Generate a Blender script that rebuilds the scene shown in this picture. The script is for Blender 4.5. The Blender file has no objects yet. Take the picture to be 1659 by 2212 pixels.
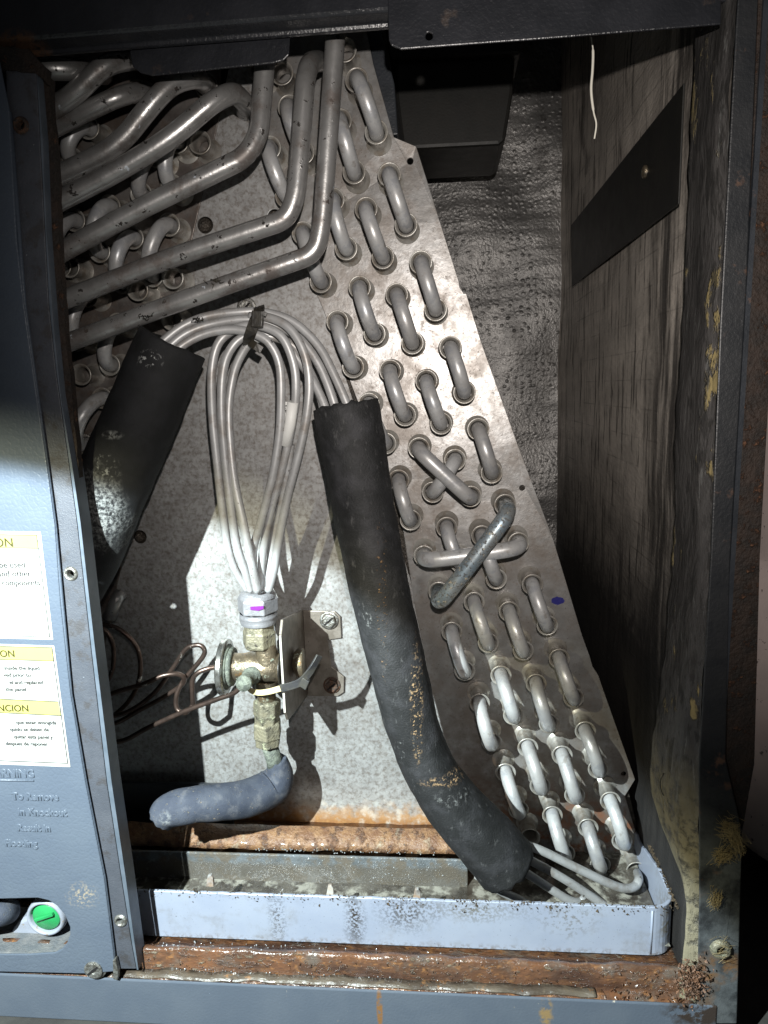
import bpy, bmesh, math, random
from mathutils import Vector, Matrix, noise
random.seed(7)
scene = bpy.context.scene
C = bpy.context.collection
# ---------------------------------------------------------------- camera
F = 1480.0; CX, CY = 829.5, 1106.0
_Y = Vector((955-829.5, 836-1106, F)).normalized()
_X = Vector((14793, -211, -1480)); _X = (_X - _X.dot(_Y)*_Y).normalized()
_Z = _X.cross(_Y)
CAMZ = 0.52
def at(px, py, y):
    """point of the place seen at (px, py) of the photograph at the depth y (metres from the camera, along the cabinet)"""
    d = Vector((px-CX, py-CY, F)); w = Vector((d.dot(_X), d.dot(_Y), d.dot(_Z)))
    w *= y/w.y
    return Vector((w.x, w.y, w.z+CAMZ))
cam = bpy.data.cameras.new('camera'); camo = bpy.data.objects.new('camera', cam); C.objects.link(camo)
R = Matrix(((_X.x, -_X.y, -_X.z, 0), (_Y.x, -_Y.y, -_Y.z, 0), (_Z.x, -_Z.y, -_Z.z, 0), (0, 0, 0, 1)))
camo.matrix_world = Matrix.Translation((0, 0, CAMZ)) @ R
cam.sensor_fit = 'HORIZONTAL'; cam.sensor_width = 36; cam.lens = 36*F/1659.0
cam.clip_start = 0.01; cam.clip_end = 50
scene.camera = camo
# ---------------------------------------------------------------- world: an almost dark room
w = bpy.data.worlds.new('World'); scene.world = w; w.use_nodes = True
w.node_tree.nodes['Background'].inputs[0].default_value = (0.9, 0.93, 1.0, 1)
w.node_tree.nodes['Background'].inputs[1].default_value = 0.030
scene.view_settings.view_transform = 'Standard'; scene.view_settings.look = 'None'
scene.view_settings.exposure = 0.0; scene.view_settings.gamma = 1.0
# ---------------------------------------------------------------- lamps: the phone's flash and a hand torch
def spot(name, loc, aim, power, col, size, half, blend):
    l = bpy.data.lights.new(name, 'SPOT'); l.energy = power; l.color = col; l.shadow_soft_size = size
    l.spot_size = math.radians(2*half); l.spot_blend = blend
    o = bpy.data.objects.new(name, l); C.objects.link(o); o.location = loc
    o.rotation_euler = (Vector(aim)).to_track_quat('-Z', 'Y').to_euler(); return o
TL = Vector((-0.29, 0.0, CAMZ+0.10)); TD = Vector((-0.26, 1, -2.0))
spot('torch_core', TL, TD, 61, (0.76, 0.91, 1.0), 0.004, 46.6, 0.10)
spot('torch_rim', TL, TD, 18, (1.0, 0.94, 0.62), 0.004, 51.5, 0.32)
spot('phone_flash', (0.012, 0.0, CAMZ+0.05), (0.05, 1, -0.02), 12.3, (1.0, 0.935, 0.875), 0.003, 41, 1.0)
# ---------------------------------------------------------------- materials
class NT:
    def __init__(s, name):
        s.m = bpy.data.materials.new(name); s.m.use_nodes = True; s.t = s.m.node_tree
        s.t.nodes.clear()
    def n(s, typ, ins=None, **kw):
        nd = s.t.nodes.new(typ)
        for k, v in kw.items(): setattr(nd, k, v)
        for k, v in (ins or {}).items():
            if isinstance(v, bpy.types.NodeSocket): s.t.links.new(v, nd.inputs[k])
            else: nd.inputs[k].default_value = v
        return nd
    def math(s, op, a, b=0.0, c=0.0):
        return s.n('ShaderNodeMath', {0: a, 1: b, 2: c}, operation=op).outputs[0]
    def noise(s, vec, scale, detail=4.0, rough=0.6, dist=0.0):
        return s.n('ShaderNodeTexNoise', {'Vector': vec, 'Scale': scale, 'Detail': detail, 'Roughness': rough, 'Distortion': dist}).outputs['Fac']
    def ramp(s, v, lo, hi):
        return s.n('ShaderNodeMapRange', {'Value': v, 'From Min': lo, 'From Max': hi}, interpolation_type='SMOOTHSTEP').outputs[0]
    def mix(s, f, a, b):
        nd = s.n('ShaderNodeMix', data_type='RGBA')
        for i, v in ((0, f), (6, a), (7, b)):
            if isinstance(v, bpy.types.NodeSocket): s.t.links.new(v, nd.inputs[i])
            else: nd.inputs[i].default_value = v if i == 0 else (v[0], v[1], v[2], 1)
        return nd.outputs[2]
    def mixf(s, f, a, b):
        nd = s.n('ShaderNodeMix', data_type='FLOAT')
        for i, v in ((0, f), (2, a), (3, b)):
            if isinstance(v, bpy.types.NodeSocket): s.t.links.new(v, nd.inputs[i])
            else: nd.inputs[i].default_value = v
        return nd.outputs[0]
def mat(name, c1, c2=None, ns=60, lo=.35, hi=.65, rough=.5, rvar=.1, metal=0.0, bump=.15, bs=400, bd=.0004, layers=(), spec=.5, vor=None, extra=None, coat=0, stretch=None, orand=0):
    """two-tone base with fine relief; layers = stains, wear and painted tone bands, each dict(color, s, lo, hi, c, r, z, rough, metal, st)"""
    N = NT(name); pos = N.n('ShaderNodeNewGeometry').outputs['Position']
    sp = N.n('ShaderNodeSeparateXYZ', {0: pos})
    def st(v):
        return N.n('ShaderNodeMapping', {'Vector': pos, 'Scale': v}).outputs[0] if v else pos
    n1 = N.noise(st(stretch), ns); col = N.mix(N.ramp(n1, lo, hi), c1, c2 or c1)
    fine = N.noise(st(stretch), bs, 3)
    rg = N.mixf(N.noise(pos, ns*2.3), rough-rvar, rough+rvar); mt = metal
    h = fine
    if vor:      # zinc spangle / leather cells
        v = N.n('ShaderNodeTexVoronoi', {'Vector': pos, 'Scale': vor[0]}, feature=vor[3] if len(vor) > 3 else 'F1')
        if len(vor) > 3:
            h = N.math('ADD', N.math('MULTIPLY', N.ramp(v.outputs['Distance'], 0, .25), vor[1]), h)
        else:
            g = N.n('ShaderNodeSeparateColor', {0: v.outputs['Color']}).outputs[0]
            col = N.mix(N.math('MULTIPLY', g, vor[1]), col, vor[2])
    for L in layers:
        f = N.ramp(N.noise(st(L.get('st')), L.get('s', 80), L.get('d', 6), .65, L.get('dist', 0)), L.get('lo', .5), L.get('hi', .6)) if 's' in L else 1.0
        if 'c' in L:     # a stain with its own place and extent
            d = N.n('ShaderNodeVectorMath', {0: pos, 1: tuple(L['c'])}, operation='SUBTRACT').outputs[0]
            d = N.n('ShaderNodeVectorMath', {0: d, 1: tuple(1.0/x for x in L['r'])}, operation='MULTIPLY').outputs[0]
            d = N.n('ShaderNodeVectorMath', {0: d}, operation='LENGTH').outputs['Value']
            d = N.math('ADD', d, N.math('MULTIPLY', N.math('SUBTRACT', N.noise(pos, L.get('es', 120)), .5), L.get('ea', 1.0)))
            m = N.ramp(d, 1.0, L.get('inner', .5)); m = N.n('ShaderNodeMapRange', {'Value': d, 'From Min': 1.0, 'From Max': L.get('inner', .5)}).outputs[0]
            f = N.math('MULTIPLY', f, m)
        if 'z' in L:     # a band by height: (full, gone) with a ragged edge
            zz = N.math('ADD', sp.outputs[2], N.math('MULTIPLY', N.math('SUBTRACT', N.noise(pos, L.get('es', 90)), .5), L.get('za', .02)))
            f = N.math('MULTIPLY', f, N.n('ShaderNodeMapRange', {'Value': zz, 'From Min': L['z'][1], 'From Max': L['z'][0]}).outputs[0])
        f = N.math('MULTIPLY', f, L.get('a', 1.0))
        col = N.mix(f, col, L['color'])
        if 'rough' in L: rg = N.mixf(f, rg, L['rough'])
        if 'metal' in L: mt = N.mixf(f, mt, L['metal'])
        if 'h' in L: h = N.math('ADD', h, N.math('MULTIPLY', f, L['h']))
    if orand:
        rd = N.n('ShaderNodeObjectInfo').outputs['Random']
        col = N.mix(N.math('MULTIPLY', rd, orand), col, (.16, .135, .115))
    if extra: col, h = extra(N, pos, sp, col, h)
    b = N.n('ShaderNodeBump', {'Strength': min(1.0, bump*2), 'Distance': bd, 'Height': h}).outputs[0]
    p = N.n('ShaderNodeBsdfPrincipled', {'Base Color': col, 'Roughness': rg, 'Metallic': mt, 'Normal': b, 'Specular IOR Level': spec, 'Coat Weight': coat})
    N.n('ShaderNodeOutputMaterial', {0: p.outputs[0]})
    return N.m
RUST = (.17, .058, .022); RUSTD = (.07, .03, .018); TAN = (.35, .25, .13); DIRT = (.035, .028, .022); POWDER = (.55, .56, .53)
def ppos(px, py, y): return at(px, py, y)
zr = at(600, 1790, .6).z
GALV = mat('galvanised_steel', (.36, .36, .355), (.27, .265, .26), 70, rough=.45, rvar=.08, metal=.30, bump=.10, bs=900, bd=.0002, vor=(440, .40, (.50, .51, .52)),
    layers=(dict(color=(.17, .15, .13), s=40, lo=.46, hi=.78, a=.5, rough=.6), dict(color=(.13, .105, .085), s=240, lo=.44, hi=.66, a=.65), dict(color=(.06, .045, .035), s=9, lo=.5, hi=.75, a=.4),
            dict(color=(.09, .07, .055), s=450, lo=.62, hi=.72, a=.6),
            dict(color=POWDER, s=70, lo=.47, hi=.60, z=(zr+.018, zr+.040), za=.03, rough=.8, metal=0, h=.6),
            dict(color=(.36, .19, .07), s=45, lo=.28, hi=.48, z=(zr+.012, zr+.030), za=.05, rough=.7, metal=0),
            dict(color=RUST, s=90, lo=.36, hi=.6, z=(zr+.003, zr+.018), za=.03, rough=.65, metal=0, h=.8)))
SHEET = mat('tube_sheet_steel', (.37, .365, .36), (.27, .26, .25), 60, rough=.38, rvar=.12, metal=.62, bump=.12, bs=260, bd=.0006,
    layers=(dict(color=(.19, .165, .145), s=28, lo=.42, hi=.66, a=.8, rough=.5, metal=.5), dict(color=(.13, .10, .08), s=160, lo=.52, hi=.72, a=.55, rough=.55, metal=.4),
            dict(color=(.10, .08, .065), s=500, lo=.60, hi=.70, a=.8, h=.4),
            dict(color=(.10, .065, .045), s=30, lo=.30, hi=.6, z=(zr+.03, zr+.14), za=.06, rough=.6, metal=.3, a=.7),
            dict(color=RUST, s=60, lo=.46, hi=.62, z=(zr, zr+.06), za=.05, rough=.7, metal=0),
            dict(color=(.02, .02, .16), c=at(1205, 1299, .597), r=(.006, .01, .0038), es=300, ea=.6, inner=.93, rough=.4, metal=0)))
LSHEET = mat('grimy_tube_sheet_steel', (.27, .25, .235), (.15, .13, .12), 40, rough=.40, rvar=.10, metal=.65, bump=.2, bs=200, bd=.0008,
    layers=(dict(color=(.085, .06, .045), s=50, lo=.45, hi=.62, a=.8, rough=.6, metal=.3), dict(color=(.5, .5, .52), s=25, lo=.68, hi=.74, rough=.35)))
ALU = mat('bare_aluminium_tube', (.60, .61, .62), (.50, .50, .50), 60, rough=.38, rvar=.08, orand=.35, metal=.35, bump=.1, bs=500, bd=.0003,
    layers=(dict(color=(.24, .27, .33), s=70, lo=.5, hi=.6, a=.35), dict(color=(.2, .17, .14), s=90, lo=.58, hi=.7, a=.6, rough=.6)))
ALUS = mat('aluminium_tube_sleeve', (.52, .51, .48), (.40, .385, .35), 90, rough=.36, rvar=.06, orand=.5, metal=.45, bump=.1, bs=600, bd=.0003,
    layers=(dict(color=(.19, .14, .09), s=120, lo=.48, hi=.65, a=.6, rough=.6),))
SUCT = mat('stained_suction_tube', (.43, .425, .42), (.29, .285, .28), 45, rough=.33, rvar=.08, metal=.68, bump=.14, bs=380, bd=.0004,
    layers=(dict(color=(.02, .017, .015), s=150, lo=.615, hi=.64, rough=.9, metal=0, h=.8),
            dict(color=(.09, .07, .06), s=45, lo=.50, hi=.66, a=.75, rough=.55, metal=.3),
            dict(color=(.55, .6, .66), s=80, lo=.665, hi=.7, rough=.45, metal=.3)))
FEED = mat('feeder_tube_aluminium', (.47, .475, .48), (.40, .40, .40), 60, rough=.44, rvar=.06, metal=.35, bump=.07, bs=500, bd=.0002,
    layers=(dict(color=(.05, .04, .035), s=160, lo=.67, hi=.69, rough=.9, metal=0), dict(color=(.24, .20, .165), s=50, lo=.50, hi=.68, a=.6), dict(color=(.20, .17, .14), s=300, lo=.60, hi=.70, a=.5)))
SCUFF = mat('blue_scuffed_tube', (.30, .38, .44), (.36, .38, .38), 60, rough=.42, metal=.6, bump=.1,
    layers=(dict(color=(.06, .05, .04), s=420, lo=.52, hi=.58, rough=.9, metal=0, a=.8), dict(color=(.45, .40, .30), s=300, lo=.6, hi=.64, metal=0)))
FOAM = mat('black_foam_insulation', (.011, .0115, .012), (.018, .0185, .020), 60, rough=.72, rvar=.08, bump=.5, bs=1400, bd=.0003, spec=.35,
    layers=(dict(color=(.20, .13, .07), s=900, lo=.69, hi=.72, rough=.9, h=1),))
_pw = lambda c, r, s=300, lo=.40, hi=.74, col=(.42, .43, .42), a=.75: dict(color=col, s=s, lo=lo, hi=hi, c=c, r=r, es=90, ea=.9, inner=.3, rough=.9, h=1.0, a=a, d=4)
FOAML = mat('black_foam_with_white_powder', (.0085, .009, .0095), (.014, .0145, .016), 60, rough=.74, rvar=.08, bump=.5, bs=1400, bd=.0003, spec=.3,
    layers=(_pw(at(222, 1105, .475), (.019, .05, .036), a=.55, lo=.38, hi=.68, s=420), _pw(at(315, 775, .475), (.010, .05, .008), lo=.55, hi=.62),
            _pw(at(232, 1010, .475), (.012, .05, .012), lo=.52), _pw(at(240, 940, .475), (.010, .05, .004))))
FOAMB = mat('black_foam_with_crumbly_streak', (.0095, .010, .0105), (.016, .0165, .0175), 60, rough=.70, rvar=.08, bump=.6, bs=700, bd=.0005, spec=.4,
    layers=(_pw(at(790, 1345, .475), (.0045, .05, .009), lo=.50), _pw(at(985, 1735, .475), (.020, .05, .008), lo=.50, s=260), _pw(at(865, 1640, .475), (.003, .05, .016), lo=.56),
            dict(color=(.36, .22, .11), s=420, lo=.58, hi=.66, c=at(823, 1290, .475), r=(.0048, .05, .07), es=60, ea=1.2, inner=.4, rough=.9, h=1),
            dict(color=(.42, .28, .15), s=420, lo=.52, hi=.60, c=at(900, 1530, .475), r=(.0055, .05, .055), es=60, ea=1.1, inner=.4, rough=.9, h=1),
            dict(color=(.40, .26, .14), s=420, lo=.50, hi=.60, c=at(990, 1700, .475), r=(.034, .05, .006), es=60, ea=1.1, inner=.4, rough=.9, h=1),
            dict(color=(.25, .16, .09), s=900, lo=.70, hi=.73, a=.6), dict(color=(.045, .045, .05), s=50, lo=.45, hi=.7, a=.6), dict(color=(.11, .11, .11), s=260, lo=.58, hi=.72, st=(1, 1, .4), a=.5, rough=.9)))
FOAMS = mat('dusty_grey_foam_insulation', (.045, .053, .075), (.065, .074, .097), 70, rough=.75, rvar=.08, bump=.5, bs=900, bd=.0004, spec=.3,
    layers=(dict(color=(.30, .27, .22), s=500, lo=.62, hi=.68, rough=.9, h=1), dict(color=(.16, .16, .17), s=90, lo=.5, hi=.7, a=.5), dict(color=(.45, .34, .22), s=140, lo=.66, hi=.70, rough=.9),
            _pw(at(358, 1765, .49), (.006, .05, .008), lo=.40)))
PANEL = mat('slate_painted_panel', (.088, .108, .142), (.098, .119, .152), 30, rough=.40, rvar=.06, bump=.20, bs=420, bd=.0006, vor=(230, .28, None, 'DISTANCE_TO_EDGE'), spec=.5,
    layers=(dict(color=(.3, .27, .2), s=90, lo=.73, hi=.77, rough=.8, a=.7), dict(color=(.32, .26, .18), s=500, lo=.5, hi=.58, c=at(185, 1925, .45), r=(.016, .05, .013), rough=.9, a=.8, inner=.2)))
STRIP = mat('scuffed_slate_flange', (.058, .063, .077), (.072, .077, .092), 50, rough=.50, rvar=.08, bump=.4, bs=900, bd=.0004,
    layers=(dict(color=(.45, .48, .52), s=700, lo=.70, hi=.74, rough=.5), dict(color=(.02, .017, .014), s=40, lo=.48, hi=.62, z=(at(60, 800, .45).z, at(60, 1100, .45).z-0), za=0, a=0.0),
            dict(color=(.03, .022, .016), s=60, lo=.5, hi=.62, a=.5, rough=.7)))
EDGE = mat('bare_flange_edge', (.11, .13, .16), (.08, .10, .125), 60, rough=.42, bump=.1)
CASE = mat('dark_slate_casing', (.022, .025, .030), (.032, .036, .043), 40, rough=.36, rvar=.07, bump=.3, bs=500, bd=.0005,
    layers=(dict(color=(.10, .05, .028), s=50, lo=.62, hi=.72, rough=.8, a=.8),))
TOPR = mat('black_top_rail_paint', (.014, .015, .018), (.020, .021, .025), 40, rough=.30, rvar=.05, bump=.35, bs=420, bd=.0006,
    layers=(dict(color=(.05, .03, .018), s=50, lo=.62, hi=.72, rough=.8, a=.5), dict(color=(.10, .05, .025), s=120, lo=.35, hi=.5, c=at(30, 115, .45), r=(.022, .05, .014), rough=.9, inner=.7, h=1)))
BOTR = mat('slate_bottom_rail_paint', (.088, .107, .138), (.10, .119, .149), 25, rough=.42, rvar=.06, bump=.25, bs=500, bd=.0004,
    layers=(dict(color=(.45, .40, .32), s=130, lo=.72, hi=.75, rough=.8, a=.8), dict(color=(.30, .25, .19), s=60, lo=.66, hi=.72, rough=.8, a=.5),
            dict(color=(.22, .11, .04), c=at(820, 2180, .448), r=(.0028, .05, .022), s=200, lo=.3, hi=.5, es=200, ea=.6, inner=.6),
            dict(color=(.25, .17, .08), c=at(1180, 2190, .448), r=(.006, .05, .018), s=200, lo=.4, hi=.6, es=120, ea=.8, inner=.5),
            dict(color=(.03, .02, .015), s=100, lo=.38, hi=.5, c=at(1510, 2175, .45), r=(.03, .05, .018), rough=.7, inner=.6, h=1)))
RUSTY = mat('wet_rust_steel', (.15, .068, .034), (.085, .045, .028), 60, rough=.24, rvar=.12, bump=.6, bs=300, bd=.0012, coat=.55, stretch=(.6, 1, 1.1),
    layers=(dict(color=(.30, .14, .05), s=170, lo=.52, hi=.68, st=(.7, 1, 1.2), a=.7), dict(color=(.13, .12, .105), s=40, lo=.5, hi=.66, a=.6), dict(color=(.22, .18, .13), s=150, lo=.58, hi=.68, st=(.6, 1, 1.2), rough=.3, h=.6),
            dict(color=(.05, .03, .022), s=160, lo=.55, hi=.68, st=(.5, 1, 1), rough=.4, h=.4, a=.8), dict(color=(.05, .027, .02), s=45, lo=.46, hi=.64, st=(.3, 1, 1), a=.85, rough=.22), dict(color=(.16, .17, .18), s=40, lo=.64, hi=.7, st=(.4, 1, 1), a=.8)))
RUSTF = mat('rust_flaked_flange', (.028, .017, .012), (.014, .010, .008), 90, rough=.75, bump=1, bs=420, bd=.0015,
    layers=(dict(color=(.11, .05, .025), s=140, lo=.57, hi=.68, h=1), dict(color=(.4, .33, .2), s=600, lo=.72, hi=.74)))
RUSTR = mat('mottled_orange_rust', (.27, .15, .075), (.17, .085, .045), 110, rough=.42, rvar=.15, bump=.8, bs=500, bd=.0010, coat=.3,
    layers=(dict(color=(.07, .035, .022), s=120, lo=.52, hi=.66, h=.5, a=.85), dict(color=(.34, .28, .20), s=70, lo=.56, hi=.68, a=.7, h=.5), dict(color=(.05, .03, .022), s=380, lo=.60, hi=.68)))
TANM = mat('wet_tan_sediment', (.11, .09, .068), (.065, .05, .038), 60, rough=.34, bump=.6, bs=400, bd=.0008, coat=.3, stretch=(.4, 1, 1),
    layers=(dict(color=(.10, .075, .05), s=150, lo=.55, hi=.62, rough=.6), dict(color=(.30, .15, .06), s=60, lo=.58, hi=.7)))
zpb = at(900, 2046, .485).z; zpt = at(900, 1946, .485).z
PANM = mat('white_drain_pan_plastic', (.28, .315, .40), (.31, .345, .425), 20, rough=.38, rvar=.05, bump=.08, bs=300, bd=.0003,
    layers=(dict(color=DIRT, s=520, lo=.44, hi=.54, c=at(765, 1975, .485), r=(.010, .05, .034), es=40, ea=1.5, inner=.1, rough=.9, h=1),
            dict(color=DIRT, s=520, lo=.46, hi=.57, c=at(600, 1985, .485), r=(.010, .05, .030), es=40, ea=1.2, inner=.0, rough=.9, h=1, a=.9),
            dict(color=DIRT, s=420, lo=.45, hi=.57, c=at(880, 1970, .485), r=(.03, .05, .022), es=40, ea=1.2, inner=.0, rough=.9, h=1, a=.9),
            dict(color=(.10, .085, .05), s=420, lo=.46, hi=.56, c=at(1020, 1965, .485), r=(.05, .05, .014), es=40, ea=1.2, inner=.0, rough=.9, h=1, a=.8),
            dict(color=(.10, .08, .04), s=260, lo=.50, hi=.60, c=at(1225, 1985, .485), r=(.03, .05, .02), es=60, ea=1.2, inner=.0, rough=.9, a=.7),
            dict(color=(.11, .085, .04), s=200, lo=.40, hi=.60, c=at(1450, 2010, .485), r=(.010, .05, .024), es=60, ea=.8, inner=.3, rough=.9, a=.9),
            dict(color=(.16, .14, .11), s=50, lo=.50, hi=.72, a=.35), dict(color=(.12, .09, .06), s=300, lo=.45, hi=.62, z=(zpb, zpb+.006), za=.006, a=.7), dict(color=DIRT, s=500, lo=.62, hi=.66, z=(zpt, zpt-.009), za=.006, a=.85, rough=.9, h=1), dict(color=DIRT, s=700, lo=.66, hi=.69, rough=.9, h=1, a=.8), dict(color=DIRT, s=160, lo=.735, hi=.75, rough=.9, h=1)))
DIRTM = mat('crumbly_grime', (.035, .026, .018), (.10, .07, .04), 300, rough=.85, bump=1, bs=900, bd=.001)
SLUDGE = mat('dark_wet_sludge', (.10, .09, .075), (.04, .034, .028), 60, rough=.16, bump=.4, bs=200, bd=.001, coat=.4, layers=(dict(color=(.30, .29, .25), s=50, lo=.48, hi=.62, rough=.3),))
INNER = mat('wet_grey_channel', (.17, .19, .205), (.11, .12, .125), 80, rough=.25, bump=.7, bs=600, bd=.0007, coat=.4, layers=(dict(color=(.15, .13, .105), s=60, lo=.45, hi=.6), dict(color=(.11, .095, .075), z=(at(700, 1872, .548).z, at(700, 1862, .548).z), za=.01, a=.8)))
def gridlines(N, pos, sp, col, h):
    a = N.math('FRACT', N.math('MULTIPLY', sp.outputs[1], 1/.030)); b = N.math('FRACT', N.math('MULTIPLY', sp.outputs[2], 1/.026))
    f = N.math('MAXIMUM', N.math('LESS_THAN', a, .05), N.math('LESS_THAN', b, .05))
    f = N.math('MULTIPLY', f, N.math('MULTIPLY', N.ramp(N.noise(pos, 14), .46, .66), .40))
    return N.mix(f, col, (.02, .016, .013)), h
XW = at(1560, 836, .45).x
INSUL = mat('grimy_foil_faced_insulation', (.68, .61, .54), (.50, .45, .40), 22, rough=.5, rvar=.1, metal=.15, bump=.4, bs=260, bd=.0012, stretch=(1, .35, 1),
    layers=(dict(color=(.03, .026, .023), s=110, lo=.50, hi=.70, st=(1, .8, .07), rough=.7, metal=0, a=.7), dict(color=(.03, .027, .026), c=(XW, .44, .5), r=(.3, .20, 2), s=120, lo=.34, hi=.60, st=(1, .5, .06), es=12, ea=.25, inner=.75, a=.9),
            dict(color=(.03, .026, .023), s=260, lo=.54, hi=.64, st=(1, .5, .05), rough=.8, metal=0, a=.8), dict(color=(.03, .026, .022), s=300, lo=.70, hi=.73),
            dict(color=(.010, .009, .009), s=20, lo=.0, hi=.3, z=(at(1300, 1330, .7).z, at(1300, 950, .7).z), za=.08, rough=.7, metal=0, a=.96)), extra=gridlines)  # last layer: lining fades to near-black towards the bottom
FLAP = mat('torn_insulation_facing', (.085, .080, .078), (.05, .047, .046), 40, rough=.5, rvar=.1, metal=.2, bump=.7, bs=260, bd=.0015, stretch=(1, 1, .3),
    layers=(dict(color=(.26, .205, .09), s=34, lo=.60, hi=.64, st=(1, 1, .45), rough=.9, metal=0, h=1),
            dict(color=(.16, .16, .155), s=260, lo=.60, hi=.64, st=(1, 1, .12), rough=.5, a=.7),
            dict(color=(.012, .011, .010), s=140, lo=.5, hi=.6, st=(1, 1, .3), rough=.8, metal=0, a=.8),
            dict(color=(.24, .21, .14), s=90, lo=.30, hi=.55, z=(at(1500, 1760, .5).z, at(1500, 1560, .5).z), za=.05, es=60, rough=.8, metal=0, h=1, a=.9)))
def scrim(N, pos, sp, col, h):
    v = N.n('ShaderNodeTexVoronoi', {'Vector': N.n('ShaderNodeMapping', {'Vector': pos, 'Scale': (1, .02, 1.15)}).outputs[0], 'Scale': 100.0, 'Randomness': .62}, feature='F1').outputs['Distance']
    k = N.ramp(N.noise(pos, 18), .35, .65)
    return col, N.math('ADD', h, N.math('MULTIPLY', N.ramp(v, .40, .0), N.math('ADD', N.math('MULTIPLY', k, .9), .12)))
FOIL = mat('dimpled_foil_scrim', (.33, .32, .31), (.20, .195, .19), 14, rough=.38, rvar=.08, metal=.55, bump=.40, bs=300, bd=.0013, extra=scrim, stretch=(1, 1, .8),
    layers=(dict(color=(.08, .075, .07), s=9, lo=.50, hi=.72, a=.7, rough=.5, st=(1.6, 1, .5)), dict(color=(.05, .045, .04), s=70, lo=.56, hi=.70, a=.6), dict(color=(.03, .02, .018), s=200, lo=.70, hi=.73)))
BLACKP = mat('dark_plastic_box', (.017, .016, .014), (.012, .012, .011), 30, rough=.5, bump=.15)
FINS = mat('coil_fin_stack', (.06, .05, .04), (.03, .026, .022), 60, rough=.5, metal=.5, bump=1, bs=300, bd=.002, stretch=(1, 4, 1))
BRASS = mat('tarnished_brass', (.25, .20, .135), (.155, .13, .095), 90, rough=.40, metal=.7, bump=.4, bs=420, bd=.0008,
    layers=(dict(color=(.30, .36, .29), s=110, lo=.58, hi=.66, rough=.8, metal=0, h=.6), dict(color=(.30, .16, .05), s=80, lo=.58, hi=.68, a=.7), dict(color=(.05, .045, .04), s=140, lo=.56, hi=.66, a=.7)))
NUTM = mat('crusted_flare_nut', (.27, .245, .17), (.16, .15, .115), 90, rough=.55, metal=.4, bump=.7, bs=420, bd=.001,
    layers=(dict(color=(.33, .33, .22), s=90, lo=.54, hi=.62, rough=.85, metal=0, h=.8), dict(color=(.06, .05, .04), s=180, lo=.58, hi=.66, rough=.8)))
DISTM = mat('aluminium_distributor', (.36, .36, .38), (.29, .29, .31), 90, rough=.42, metal=.5, bump=.3, bs=420, bd=.0006, layers=(dict(color=(.22, .2, .18), s=260, lo=.64, hi=.7),))
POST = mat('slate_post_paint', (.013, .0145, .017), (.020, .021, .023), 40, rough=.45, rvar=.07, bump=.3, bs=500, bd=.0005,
    layers=(dict(color=(.10, .05, .028), s=50, lo=.60, hi=.70, rough=.8, a=.8), dict(color=(.12, .13, .135), s=45, lo=.30, hi=.65, a=.8, z=(at(1550, 1850, .449).z, at(1550, 1700, .449).z), za=.05), dict(color=(.17, .085, .03), c=at(1520, 2120, .449), r=(.012, .05, .03), s=80, lo=.35, hi=.6, inner=.3, a=.9), dict(color=(.16, .08, .03), c=at(1570, 2090, .449), r=(.014, .05, .014), s=80, lo=.4, hi=.6, inner=.3, a=.9)))  # lower grey band: dusty residue plus the torch's light put into the colour
STEEL = mat('bright_disc_steel', (.50, .50, .48), (.32, .31, .28), 160, rough=.25, metal=.9, bump=.1)
VERD = mat('green_corroded_fitting', (.20, .22, .18), (.10, .11, .095), 300, rough=.7, metal=.2, bump=.8, bs=700, bd=.001)
COPPER = mat('oxidised_copper_capillary', (.16, .11, .09), (.09, .065, .055), 60, rough=.35, metal=.8, bump=.1, layers=(dict(color=(.5, .48, .44), s=60, lo=.64, hi=.68, rough=.5, metal=.3),))
BRACK = mat('dull_bracket_steel', (.26, .23, .20), (.18, .155, .13), 90, rough=.45, metal=.5, bump=.2, layers=(dict(color=(.03, .025, .02), s=300, lo=.64, hi=.69),))
BRACKE = mat('bright_bracket_edge', (.6, .58, .52), (.5, .47, .42), 200, rough=.45, metal=.2, bump=.1)
TIEY = mat('yellowed_cable_tie', (.62, .52, .30), (.55, .45, .25), 90, rough=.4, bump=.1)
TIEG = mat('grimy_cable_tie', (.028, .028, .031), (.05, .047, .04), 120, rough=.5, bump=.3)
TIEB = mat('black_cable_tie', (.03, .026, .018), (.012, .011, .01), 120, rough=.4, bump=.3)
SCREW = mat('zinc_screw', (.36, .36, .34), (.16, .15, .13), 300, rough=.4, metal=.7, bump=.5, bs=800, bd=.0005)
RSCREW = mat('rusted_screw', (.12, .06, .035), (.05, .04, .035), 300, rough=.7, metal=.3, bump=.8, bs=800, bd=.0008)
HOLE = mat('dark_hole', (.006, .005, .005), rough=.9)
WHITE = mat('white_label_paper', (.44, .44, .42), (.42, .42, .405), 30, rough=.5, bump=.05, layers=(dict(color=(.30, .28, .23), s=45, lo=.5, hi=.8, a=.6), dict(color=(.16, .14, .11), s=600, lo=.70, hi=.73)))
YEL = mat('yellow_label_band', (.39, .36, .12), (.38, .35, .115), 30, rough=.5, bump=.05)
WLAB = mat('white_tube_label', (.72, .72, .70), (.68, .68, .66), 30, rough=.5, bump=.05)
INK = mat('label_ink', (.02, .02, .02), rough=.6)
OLIVE = mat('olive_label_ink', (.035, .032, .005), rough=.6)
PURP = mat('purple_marker', (.15, .01, .20), rough=.5)
GREEN = mat('green_cap_plastic', (.025, .30, .09), (.02, .26, .08), 60, rough=.35, bump=.1)
FITW = mat('white_fitting_plastic', (.30, .32, .38), (.26, .28, .33), 60, rough=.45, bump=.2, layers=(dict(color=(.25, .2, .14), s=200, lo=.6, hi=.66, a=.7),))
DUST = mat('grey_dust_shelf', (.16, .16, .16), (.10, .11, .12), 80, rough=.85, bump=.8, bs=500, bd=.001)
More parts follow.
